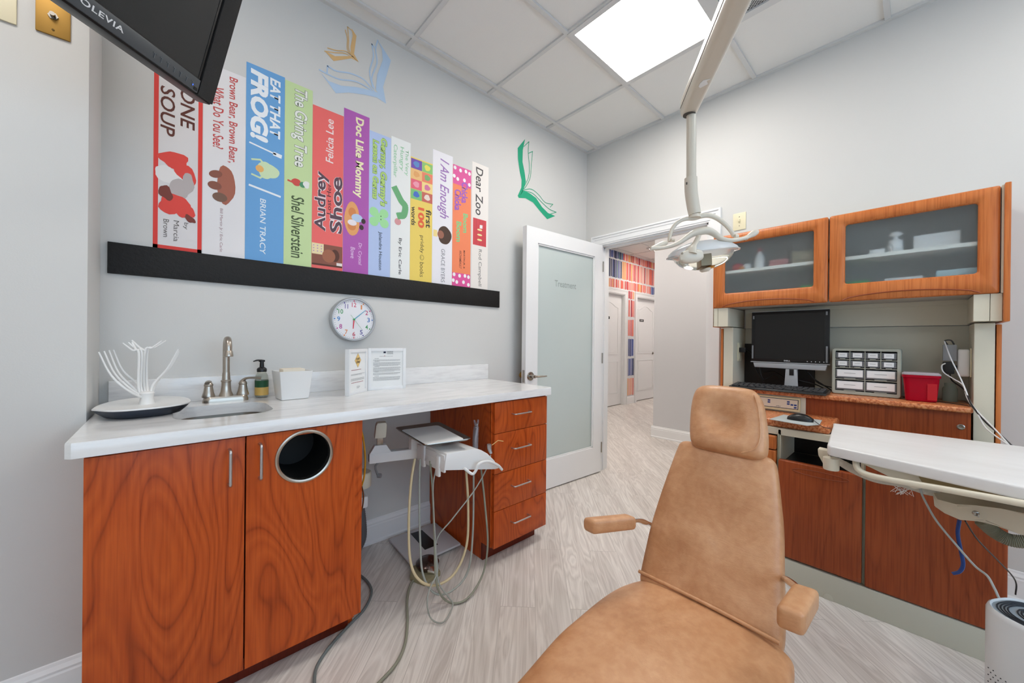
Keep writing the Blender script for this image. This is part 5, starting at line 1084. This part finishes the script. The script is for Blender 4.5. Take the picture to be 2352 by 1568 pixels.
# ---- swing-out slab, arm and fittings
sl = thing('assistant_worktop', 'pale laminate swing-out worktop with white handrail at right', 'worktop', (-1.0, -2.05, .76))
b = B(); sp_ = [(-.705, -1.826), (-.69, -1.822), (-.663, -2.31), (-.675, -2.335), (-1.30, -2.42), (-1.325, -2.405), (-1.172, -1.870), (-1.155, -1.862)]
prism(b, [(x, y, .801) for x, y in sp_], (0, 0, -.034), bev=.006, seg=3); obj('slab', b, slabM, sl)
b = B(); prism(b, [(-1.190,-2.068,0.769), (-1.190,-2.299,0.768), (-1.190,-2.299,0.736), (-1.190,-2.139,0.743), (-1.190,-2.082,0.737)], (.3, 0, 0)); obj('under_panel', b, mat('under_brown', '8c7850', .6), sl, sm=False)
b = B(); prism(b, [(-1.165,-1.942,0.763), (-1.165,-2.075,0.765), (-1.165,-2.145,0.743), (-1.165,-2.064,0.712)], (.25, 0, 0), bev=.002); obj('under_wedge', b, creamP, sl)
b = B(); tube(b, [(-1.160,-1.935,0.761), (-1.170,-1.937,0.751), (-1.185,-1.944,0.742), (-1.195,-1.963,0.736), (-1.210,-2.001,0.737), (-1.230,-2.070,0.744), (-1.260,-2.159,0.754), (-1.290,-2.244,0.763), (-1.300,-2.295,0.765)], .0088, 14, 6); obj('handrail', b, creamP, sl)
b = B(); p = Vector((-1.130,-1.870,0.712)); lathe(b, p, [(.0, 0), (.021, .0), (.022, .003), (.022, .04)], 24); obj('hinge_boss', b, creamP, sl)
b = B(); prism(b, [(-1.080,-1.826,0.764), (-1.080,-1.856,0.762), (-1.080,-1.857,0.700), (-1.080,-1.845,0.706), (-1.080,-1.828,0.741)], (.04, 0, 0), bev=.003); obj('hinge_arm', b, creamP, sl)
b = B(); tube(b, [(-0.950,-1.868,0.703), (-0.980,-1.914,0.689), (-1.000,-1.971,0.678), (-1.000,-2.034,0.681), (-1.000,-2.092,0.674), (-1.000,-2.120,0.678)], [.012, .014, .014, .015, .016, .014], 12, 6); obj('hose_bundle', b, mat('pale_bundle', 'c8c2b4', .7, bump=.5, bscale=120), sl)
b = B(); rs = random.Random(3); p = Vector((-1.000,-2.038,0.662))
for k in range(16): tube(b, [p+Vector((0, rs.uniform(-.02, .02), rs.uniform(-.004, .01))), p+Vector((rs.uniform(-.01, .01), rs.uniform(-.03, .03), -.012-rs.uniform(0, .012)))], .0007, 5, 0)
obj('frayed_end', b, paper, sl, kind='stuff')
# arm housing
b = B(); zt_, zb_ = .715, .66
out = [(-1.020,-2.102,0.675), (-1.040,-2.112,0.659), (-1.080,-2.148,0.667), (-1.100,-2.183,0.687), (-1.130,-2.226,0.701), (-1.170,-2.277,0.707), (-1.000,-2.312,0.710), (-0.950,-2.201,0.701)]
xy = [(p[0], p[1]) for p in out]; t_ = thing('swivel_arm', 'cream swivel arm housing with a small key lock under the pale worktop', 'swivel arm', (-1.0, -2.2, .6))
lo_ = [(-1.030,-2.105,0.635), (-1.050,-2.128,0.624), (-1.080,-2.157,0.623), (-1.110,-2.200,0.649), (-1.150,-2.256,0.642), (-1.170,-2.302,0.657), (-1.000,-2.312,0.649), (-0.950,-2.202,0.647)]
loft(b, [out, [tuple(Vector(a)*.4+Vector(c)*.6) for a, c in zip(out, lo_)], lo_]); bmesh.ops.bevel(b, geom=b.edges[:], offset=.003, segments=2, affect='EDGES', clamp_overlap=True); obj('housing', b, creamP, t_, ang=50)
b = B(); p = Vector((-1.112,-2.183,0.665)); lathe(b, p, [(.007, 0), (.007, .004), (.004, .006)], 16, ax=(-1, -.1, 0)); box(b, (p.x-.016, p.y-.006, p.z-.006), (p.x-.004, p.y-.003, p.z+.003)); obj('key_lock', b, steel, t_)
b = B(); pts = catmull([(-1.060,-2.198,0.632), (-1.050,-2.222,0.605), (-1.050,-2.249,0.593), (-1.050,-2.285,0.601)], 20); tube(b, pts, [.0165+.0016*(k % 2) for k in range(len(pts))], 14, 0); obj('corrugated_hose', b, mat('taupe_hose', '84806c', .55), t_)
cord('grey cord hanging from the pale worktop down to the purifier', [(-1.020,-2.076,0.679), (-1.030,-2.085,0.652), (-1.050,-2.111,0.598), (-1.080,-2.153,0.545), (-1.120,-2.183,0.517), (-1.150,-2.202,0.511), (-1.180,-2.212,0.494), (-1.200,-2.225,0.466), (-1.200,-2.259,0.439)], .0028, mat('light_grey_cord', 'b0b4b0', .45), t_, 'hanging_cord')
cord('blue tube hanging under the swivel arm', [(-1.070,-2.156,0.622), (-1.070,-2.153,0.581), (-1.070,-2.159,0.535), (-1.070,-2.164,0.495), (-1.070,-2.158,0.470), (-1.070,-2.144,0.457)], .0045, mat('blue_tube', '203c78', .4), t_, 'air_tube')
cord('thin black cord hanging from the swivel arm towards the wall', [(-1.050,-2.168,0.618), (-0.980,-2.196,0.549), (-0.850,-2.245,0.457), (-0.750,-2.282,0.387), (-0.700,-2.298,0.342), (-0.690,-2.298,0.300)], .002, black, t_, 'thin_cord')
# ---- air purifier
pu = thing('air_purifier', 'white air purifier tower with slatted grey top at the lower right', 'air purifier', (-1.25, -2.3, 0))
H_ = .48; q = [Vector(v) for v in ((-1.254,-2.165,0.480), (-1.170,-2.184,0.480))]
fl = Vector((-1.269,-2.165,0.480)); fr = Vector((-1.319,-2.243,0.480)); d = (fr-fl).normalized(); n = Vector((-d.y, d.x, 0))
if n.x < 0: n = -n
Wp, Dp = .36, .17
def pp(u, v, z): return Vector((fl.x, fl.y, z))+d*u+n*v
rr_ = lambda s, z: [pp(u, v, z) for u, v in rrect(s, s, Wp-s, Dp-s, .07-s*.6, 8)]
b = B(); loft(b, [rr_(.006, .0), rr_(0, .006), rr_(0, H_-.012), rr_(.003, H_-.002), rr_(.006, H_), rr_(.009, H_-.004)], cap=False); flat(b, rr_(.006, 0)); obj('housing', b, mat('purifier_white', 'd2d4d6', .35), pu, ang=60)
b = B(); flat(b, rr_(.009, H_-.004)); obj('top_plate', b, mat('top_grey', '9aa4ac', .4), pu, sm=False)
for s in (.016, .021, .026, .031, .044, .049, .054, .059):
    b = B(); pts = rr_(s, H_-.0035); k0 = [pp(u, v, H_-.003) for u, v in rrect(s, s, Wp-s, Dp-s, max(.07-s*.6, .02), 8)]; tube(b, k0+[k0[0]], .0015, 6, 0, cap=False); obj('vent_slot', b, mat('slot_black', '20242c', .5), pu)
b = B(); k0 = [pp(u, v, H_-.004) for u, v in rrect(.068, .068, Wp-.068, Dp-.068, .015, 6)]; prism(b, k0, (0, 0, .003)); obj('display_plate', b, mat('display_blue_grey', '8094a0', .25), pu, sm=False)
b = B()
for r_i in range(34):
    z = .335-.0085*r_i
    for c_i in range(min(28, 2+int(r_i*2.0))):
        p = pp(.035+.0085*c_i+(.0042 if r_i % 2 else 0), -.0004, z)
        flat(b, [p+d*(.0016*math.cos(a))+Vector((0, 0, .0016*math.sin(a))) for a in [k*math.pi/3 for k in range(6)]])
obj('vent_holes', b, mat('slot_black', '20242c', .5), pu, sm=False, kind='stuff')
for k, z in enumerate((.425, .398, .371)): b = B(); k0 = [pp(.155+u, -.0006, z+v) for u, v in rrect(-.019, -.011, .019, .011, .006, 4)]; tube(b, k0+[k0[0]], .0006, 6, 0, cap=False); o = [pp(.155+.006*math.cos(a), -.0006, z+.005*math.sin(a)) for a in [j*math.pi/4 for j in range(9)]]; tube(b, o, .0006, 6, 0, cap=False); obj('touch_button', b, mat('print_grey', '70767c', .5), pu)
b = B(); o = [pp(.15+.012*math.cos(a), -.0006, .315+.012*math.sin(a)) for a in [j*math.pi/8 for j in range(17)]]; tube(b, o, .0008, 6, 0, cap=False); flat(b, [pp(.145, -.0008, .309), pp(.156, -.0008, .315), pp(.145, -.0008, .321)]); obj('round_logo', b, mat('print_grey', '70767c', .5), pu)
b = B(); text(b, 'MEDIFY', pp(.15, -.0006, .292), d, (0, 0, 1), .055, .008); obj('lettering', b, mat('print_grey', '70767c', .5), pu, sm=False)

# ================================================================ DENTAL CHAIR
ch = thing('dental_chair', 'tan leather reclining dental chair with headrest and two armrests', 'dental chair', (-1.85, -1.65, 0))
A0 = Vector((-1.645, 0, .37)); U1 = Vector((.434, 0, .901)).normalized(); NF = Vector((-.901, 0, .434)).normalized(); YA = Vector((0, 1, 0))
def cushion(stations, th, n=4., bulge=.012, off=0., seg=44, dent=None, base=A0, U=U1, N=NF):
    """stations: (s, y left, y right, thickness factor)"""
    b = B(); rings = []
    for s, yl, yr, k in stations:
        c = base + U*s + N*(off-th*.5); c.y = (yl+yr)/2; a = abs(yl-yr)/2
        def fn(u, v, a=a, k=k, s=s):
            if v > 0:
                v += bulge*k*(1-(u/a)**2) if a > 0 else 0
                if dent: v -= dent(u, s)*(v/(th*.5))
            return u, v
        rings.append(superring(c, YA, N, a, th*.5*k, n, seg, fn))
    loft(b, rings); return b
def dense(st, m=5):
    out = []
    for i in range(4): pass
    cs = [catmull([(s[0], s[i+1], 0) for s in st], m) for i in range(3)]
    for a, c, d in zip(*cs): out.append((a.x, a.y, c.y, d.y))
    return out
back = [(-.035, -1.452, -1.828, .55), (-.028, -1.444, -1.834, .8), (0, -1.438, -1.838, 1), (.08, -1.438, -1.832, 1), (.16, -1.440, -1.822, 1), (.27, -1.451, -1.810, 1), (.37, -1.465, -1.792, 1), (.44, -1.476, -1.778, .95), (.462, -1.483, -1.770, .8), (.472, -1.50, -1.754, .5), (.474, -1.53, -1.72, .2)]
obj('backrest', cushion(dense(back), .075, 4.5, .012), leatherM, ch, ang=70)
seat = [(-.02, -1.475, -1.83, .3), (-.012, -1.45, -1.85, .7), (.0, -1.437, -1.866, 1), (.08, -1.410, -1.876, 1.03), (.17, -1.402, -1.884, 1.04), (.28, -1.403, -1.888, 1.02), (.38, -1.407, -1.888, 1), (.53, -1.430, -1.884, 1), (.62, -1.442, -1.88, 1), (.86, -1.47, -1.86, 1), (.93, -1.48, -1.85, .9), (.955, -1.50, -1.83, .5), (.96, -1.54, -1.79, .2)]
obj('seat', cushion(dense(seat), .095, 3.6, .014, base=Vector((-1.645, 0, .362)), U=Vector((-1, 0, 0)), N=Vector((0, 0, 1))), leatherM, ch, ang=70)
leg = [(0, -1.5, -1.83, .5), (.01, -1.48, -1.85, 1), (.2, -1.49, -1.84, 1), (.33, -1.5, -1.83, .9), (.345, -1.54, -1.79, .4)]
obj('leg_rest', cushion(dense(leg), .08, 3.6, .01, base=Vector((-2.61, 0, .345)), U=Vector((-.8, 0, -.6)), N=Vector((-.6, 0, .8))), leatherM, ch, ang=70)
b = B(); tube(b, [(-1.642, -1.442, .374), (-1.652, -1.55, .382), (-1.656, -1.65, .385), (-1.655, -1.75, .382), (-1.650, -1.835, .374)], .0055, 10, 6); obj('seam_piping', b, leatherM, ch)
def dent(u, s):
    return .026*math.exp(-((u/.05)**2+((s-.565)/.05)**2))
hd = [(.447, -1.60, -1.70, .25), (.450, -1.555, -1.725, .6), (.458, -1.538, -1.742, .85), (.478, -1.526, -1.752, 1), (.53, -1.515, -1.749, 1), (.60, -1.508, -1.735, 1), (.645, -1.511, -1.722, 1), (.668, -1.522, -1.708, .85), (.680, -1.545, -1.688, .55), (.683, -1.58, -1.65, .2)]
hr_ = obj('headrest', cushion(dense(hd, 7), .085, 4.2, .006, off=.035, seg=72, dent=dent), leatherM, ch, ang=70)
b = B(); pts = []
for s, y in ((.458, -1.695), (.472, -1.722), (.49, -1.735), (.53, -1.738), (.60, -1.725), (.64, -1.712), (.66, -1.70), (.671, -1.68), (.673, -1.60), (.66, -1.535)):
    p = A0+U1*s+NF*(.034 if s < .65 else .022); p.y = y; pts.append(p)
tube(b, pts, .0022, 8, 5); obj('stitched_seam', b, leatherM, hr_)
b = B(); p = A0+U1*.5-NF*.07; tube(b, [(p.x-.03, -1.65, p.z-.12), (p.x, -1.65, p.z), (p.x+.03, -1.65, p.z+.1)], .014, 12, 4); obj('headrest_bar', b, chrome, ch)
def pad(pts, h): b = B(); prism(b, pts, (0, 0, -h), bev=.014, seg=4); return b
lp = [(-1.815,-1.336,0.575), (-1.817,-1.381,0.575), (-1.683,-1.456,0.575), (-1.684,-1.414,0.575)]
ar = obj('armrest', pad(lp, .046), leatherM, ch, ang=60)
rp = [(-1.833,-1.864,0.575), (-1.827,-1.914,0.575), (-1.692,-1.920,0.575), (-1.702,-1.871,0.575)]
obj('armrest', pad(rp, .05), leatherM, ch, ang=60)
b = B(); tube(b, [(-1.684,-1.439,0.555), (-1.645,-1.439,0.544), (-1.600,-1.434,0.523), (-1.530,-1.433,0.488), (-1.47, -1.50, .46)], [.007, .007, .010, .007, .007], 12, 5); obj('armrest_bracket', b, chrome, ch)
b = B(); tube(b, [(-1.681,-1.876,0.550), (-1.630,-1.851,0.531), (-1.550,-1.819,0.492), (-1.48, -1.74, .45)], [.009, .009, .0085, .008], 12, 5); obj('armrest_bracket', b, chrome, ch)
b = B(); box(b, (-2.5, -1.8, .245), (-1.62, -1.5, .268), bev=.01); box(b, (-1.6, -1.76, .2), (-1.53, -1.54, .36), bev=.02); obj('under_frame', b, creamP, ch)
b = B(); box(b, (-2.12, -1.78, .05), (-1.82, -1.52, .25), bev=.03, seg=3); obj('lift_column', b, creamP, ch)
b = B(); prism(b, [(u-1.97, v-1.65, .0) for u, v in rrect(-.42, -.2, .32, .2, .1, 6)], (0, 0, .05), bev=.012); obj('floor_base', b, creamP, ch)

# ================================================================ DENTAL LAMP
lm = thing('dental_lamp', 'cream ceiling-mounted dental exam lamp with clear reflector and side handles', 'dental lamp', (-1.05, -1.5, 1.4))
LC = mat('lamp_cream', 'd6cdbd', .3)
Bp = Vector((-1.375,-1.481,2.032)); Tp = Vector((-1.776,-1.758,1.999)); Ep = Bp+(Tp-Bp)*1.55
d = (Tp-Bp).normalized(); x_ = d.cross(Vector((0, 0, 1))).normalized(); z_ = x_.cross(d).normalized()
b = B(); sec = rrect(-.031, -.034, .031, .034, .018, 5); rings = []
for t, s in ((-.022, .45), (-.016, .8), (0, 1), (.5, 1), (1.55, 1)):
    p = Bp+(Tp-Bp)*t if t > 0 else Bp+d*t*1.6
    rings.append([p+x_*u*s+z_*v*s for u, v in sec])
loft(b, rings); arm = obj('horizontal_arm', b, LC, lm, ang=50)
b = B(); s_ = -x_
for sg in (1, -1): tube(b, [Bp+x_*.0312*sg-z_*.006, Tp+x_*.0312*sg-z_*.006, Ep+x_*.0312*sg-z_*.006], .0012, 6, 0)
obj('seam_line', b, mat('dark_gap', '4a4640', .6), arm)
b = B(); p = Bp+(Tp-Bp)*.42-z_*.0348; prism(b, [p+d*u+x_*v for u, v in ((-.03, .005), (-.012, -.014), (.006, -.006), (.014, -.016), (.012, .006), (-.004, .012), (-.02, .012))], -z_*.0008); obj('tape_scrap', b, paper, arm, sm=False)
b = B(); p = Bp+d*.004-z_*.033; cyl(b, p, p-z_*.004, .022, 20); obj('socket_dark_ring', b, mat('dark_gap', '4a4640', .6), arm)  # dark ring where the drop tube enters the arm
b = B(); cyl(b, Ep, (Ep.x, Ep.y, H-.004), .03, 24); lathe(b, (Ep.x, Ep.y, H-.05), [(.03, 0), (.09, .02), (.11, .045)], 32); obj('ceiling_post', b, LC, lm)
b = B(); v0 = Vector((-1.369,-1.486,2.043)); v1 = Vector((-1.367,-1.488,1.742)); cyl(b, v0, v1, .0172, 24); obj('drop_tube', b, LC, lm)
b = B(); tube(b, [(-1.369,-1.487,1.760), (-1.368,-1.488,1.710), (-1.362,-1.493,1.661), (-1.357,-1.498,1.625)], [.0225, .0225, .0225, .0215], 24, 6); el = obj('elbow_sleeve', b, LC, lm, ang=50)
b = B(); box(b, tuple(Vector((-1.403,-1.486,1.731))-Vector((.002, .002, .004))), tuple(Vector((-1.403,-1.486,1.731))+Vector((.002, .002, .004)))); obj('small_window', b, mat('dark_gap', '4a4640', .6), el, sm=False)
b = B(); tube(b, [(-1.418,-1.429,1.524), (-1.414,-1.432,1.553), (-1.406,-1.440,1.580), (-1.390,-1.454,1.601), (-1.372,-1.471,1.611), (-1.349,-1.492,1.613), (-1.327,-1.512,1.622), (-1.305,-1.532,1.624), (-1.283,-1.552,1.613), (-1.260,-1.573,1.590), (-1.244,-1.588,1.564), (-1.237,-1.595,1.546)], [.0065, .0068, .007, .0072, .0078, .0082, .0088, .0088, .0085, .008, .0076, .007], 14, 5)
lathe(b, (-1.357,-1.498,1.617), [(.0215, -.006), (.019, .006)], 20); obj('yoke', b, LC, lm)
b = B(); lathe(b, (-1.242,-1.604,1.543), [(.0, -.008), (.008, -.006), (.0095, 0), (.008, .006), (.0, .008)], 16, ax=(.737, -.675, 0)); lathe(b, (-1.418,-1.443,1.526), [(.006, -.006), (.006, .006)], 12, ax=(.737, -.675, 0)); obj('yoke_pivot', b, LC, lm)
b = B(); tube(b, [(-1.502,-1.400,1.488), (-1.482,-1.425,1.488), (-1.458,-1.453,1.495), (-1.440,-1.477,1.507), (-1.419,-1.496,1.527), (-1.403,-1.511,1.541), (-1.383,-1.529,1.549), (-1.363,-1.547,1.551), (-1.346,-1.562,1.542), (-1.330,-1.577,1.526), (-1.308,-1.591,1.520), (-1.283,-1.606,1.521), (-1.259,-1.622,1.526), (-1.237,-1.635,1.533)], [.011, .0082, .0088, .0105, .0125, .015, .017, .016, .0135, .011, .0098, .0092, .009, .0085], 18, 5, flatten=.8)
hb = obj('handle_bar', b, LC, lm)
for p0, p1, r0, r1 in (((-1.239,-1.633,1.531), (-1.199,-1.663,1.560), .0085, .0115), ((-1.496,-1.398,1.489), (-1.432,-1.429,1.519), .0085, .0105)):
    a, c = Vector(p0), Vector(p1); dd_ = c-a; b = B(); tube(b, [a, a+dd_*.25, a+dd_*.55, a+dd_*.8, a+dd_*.97, c], [r0, r0*.95, r1, r1*.98, r1*.6, .001], 16, 4); obj('hand_grip', b, LC, lm)
# reflector
O = Vector((-1.334,-1.520,1.478)); th = R(8.0)
rv = Vector((.7375, -.6753, 0)); Uv = rv*math.cos(th)+Vector((0, 0, 1))*math.sin(th); Vv = -rv*math.sin(th)+Vector((0, 0, 1))*math.cos(th); Nv = Vector((-.675, -.737, 0))
def ell(s, h, k=48, a=.134, c=.062): return [O+Uv*(a*s*math.cos(2*math.pi*j/k))+Nv*(c*s*math.sin(2*math.pi*j/k))+Vv*h for j in range(k)]
b = B(); loft(b, [ell(1.0, 0), ell(.94, .012), ell(.82, .024), ell(.62, .036), ell(.38, .044), ell(.12, .047)], cap=False); flat(b, ell(.12, .047)); obj('reflector_shell', b, mat('pale_shell', 'eef2f4', .12, trans=.45, ior=1.15), lm, ang=70)
b = B(); loft(b, [ell(1.0, .0015), ell(1.025, .0), ell(1.02, -.004), ell(.97, -.004)], cap=False); obj('clear_rim', b, clear, lm, ang=70)
b = B(); loft(b, [ell(.86, -.003), ell(.80, -.02), ell(.68, -.037), ell(.5, -.05), ell(.3, -.058), ell(.12, -.061)], cap=False)
loft(b, [ell(.85, -.003), ell(.79, -.019), ell(.67, -.036), ell(.49, -.049), ell(.29, -.057), ell(.12, -.060)], cap=False); obj('clear_bowl', b, mat('clear_bowl', 'fdfbf4', .04, trans=1, ior=1.12), lm, ang=70)
b = B(); q = O+Vv*(-.068)-Uv*.0; tube(b, [q+Vv*.012, q+Vv*.004, q-Vv*.001], [.021, .019, .013], 20, 0, flatten=.7); obj('bottom_cap', b, LC, lm)
b = B(); mt = Matrix((( Uv.x, Nv.x, Vv.x, O.x), (Uv.y, Nv.y, Vv.y, O.y), (Uv.z, Nv.z, Vv.z, O.z), (0, 0, 0, 1)))
box(b, (-.022, -.018, -.046), (.018, .018, -.004), bev=.003, mtx=mt); obj('bulb_housing', b, mat('brown_metal', '948a7a', .35, .5), lm)
b = B(); lathe(b, O-Vv*.048+Uv*.018, [(.0, -.008), (.016, -.006), (.018, .0), (.01, .004)], 16, ax=Vv, sy=.7); obj('amber_bulb', b, mat('amber_glass', 'e09a40', .2, trans=.4, ior=1.3), lm)
b = B(); loft(b, [[mt@Vector((-.072+u*s*1.5+du_2, .070+dn_2, h-.012+v*s*.82)) for u, v in rrect(-.027, -.027, .027, .027, .02, 5)] for s, h, du_2, dn_2 in ((.5, -.006, 0, -.02), (1, -.006, -.008, -.008), (1.03, -.004, -.008, .004), (.8, -.002, -.008, .010), (.3, .0, -.008, .012))]); obj('front_bracket', b, LC, lm, ang=60)
b = B(); tube(b, [(-1.404,-1.530,1.527), (-1.414,-1.528,1.510), (-1.426,-1.523,1.492), (-1.438,-1.519,1.475), (-1.441,-1.516,1.461)], [.010, .0105, .012, .020, .026], 18, 6, flatten=.6); fb = obj('bracket_stem', b, LC, lm)
for p in ((-1.478,-1.504,1.457), (-1.443,-1.536,1.463)): b = B(); lathe(b, p, [(.004, 0), (.0036, .002), (.0, .0022)], 14, ax=Nv); obj('screw', b, mat('screw_taupe', '8a7c68', .4, .3), fb)

# ================================================================ TELEVISION
tvP = Vector((-2.716,-0.592,1.857)); hu = R(42.5); tau = R(17)
u_ = Vector((math.cos(hu), math.sin(hu), 0)); nn = Vector((math.sin(hu), -math.cos(hu), 0)); v_ = Vector((0, 0, 1))*math.cos(tau)+nn*math.sin(tau); w_ = nn*math.cos(tau)-Vector((0, 0, 1))*math.sin(tau)
MT = Matrix(((u_.x, v_.x, w_.x, tvP.x), (u_.y, v_.y, w_.y, tvP.y), (u_.z, v_.z, w_.z, tvP.z), (0, 0, 0, 1)))
tv = thing('wall_television', 'black flat television tilted down from the upper left wall', 'television', tuple(MT@Vector((-.3, 0, -.05))))
TW, TH = .62, .352
tvm = mat('tv_bezel', '46494c', .38); tvd = mat('tv_speaker', '151515', .55, bump=.4, bscale=700)
b = B(); box(b, (-TW, 0, -.055), (0, TH, -.006), bev=.006, mtx=MT); box(b, (-TW+.08, .05, -.09), (-.08, TH-.05, -.05), bev=.015, mtx=MT); obj('casing', b, black, tv)
for lo, hi in (((-TW+.052, .006), (-.052, .044)), ((-TW+.052, TH-.03), (-.052, TH-.004))): b = B(); box(b, (*lo, -.008), (*hi, .0), bev=.0015, mtx=MT); obj('bezel', b, tvm, tv)
for x0, x1 in ((-.05, -.002), (-TW+.002, -TW+.05)): b = B(); box(b, (x0, .004, -.008), (x1, TH-.004, .001), bev=.0015, mtx=MT); obj('side_speaker', b, tvd, tv)
b = B(); box(b, (-TW+.052, .044, -.008), (-.052, .0475, -.0035), mtx=MT); box(b, (-.058, .044, -.008), (-.052, TH-.03, -.0035), mtx=MT); obj('inner_lip', b, mat('tv_lip', '0a0a0a', .4), tv, sm=False)
b = B(); box(b, (-TW+.056, .0475, -.008), (-.058, TH-.03, -.0045), mtx=MT); obj('screen', b, mat('tv_screen', '1c1e1f', .22), tv, sm=False)
b = B(); text(b, 'OLEVIA', MT@Vector((-.292, .026, .0008)), u_, v_, .085, .013, bold=.02, space=1.1); obj('lettering', b, mat('logo_silver', 'dcdcdc', .4), tv, sm=False)
for k in range(7):
    x = -.072-.0175*k; b = B(); box(b, (x-.0012, .016, 0), (x+.0004, .028, .0012), mtx=MT); box(b, (x-.005, .0275, 0), (x+.004, .0288, .0012), mtx=MT); obj('button', b, mat('tv_button', '5a5e62', .35), tv, sm=False)
b = B(); box(b, (-.072, .018, .0012), (-.070, .022, .0016), mtx=MT); obj('power_led', b, mat('blue_led', '3060ff', .4, emis=1.5), tv, sm=False)
b = B(); box(b, (-.066, .010, 0), (-.056, .018, .0012), mtx=MT); obj('sensor_window', b, mat('tv_lip', '0a0a0a', .4), tv, sm=False)
b = B(); c = MT@Vector((-.31, .26, -.085)); tube(b, [c, c+Vector((-.01, .06, .06)), (-3.08, -.33, 2.5), (-3.08, -.272, 2.5)], .016, 12, 0); box(b, (-3.14, -.285, 2.42), (-3.02, -.271, 2.6), bev=.003); obj('wall_bracket', b, black, tv)
print('things', len([o for o in bpy.data.objects if o.parent is None]))
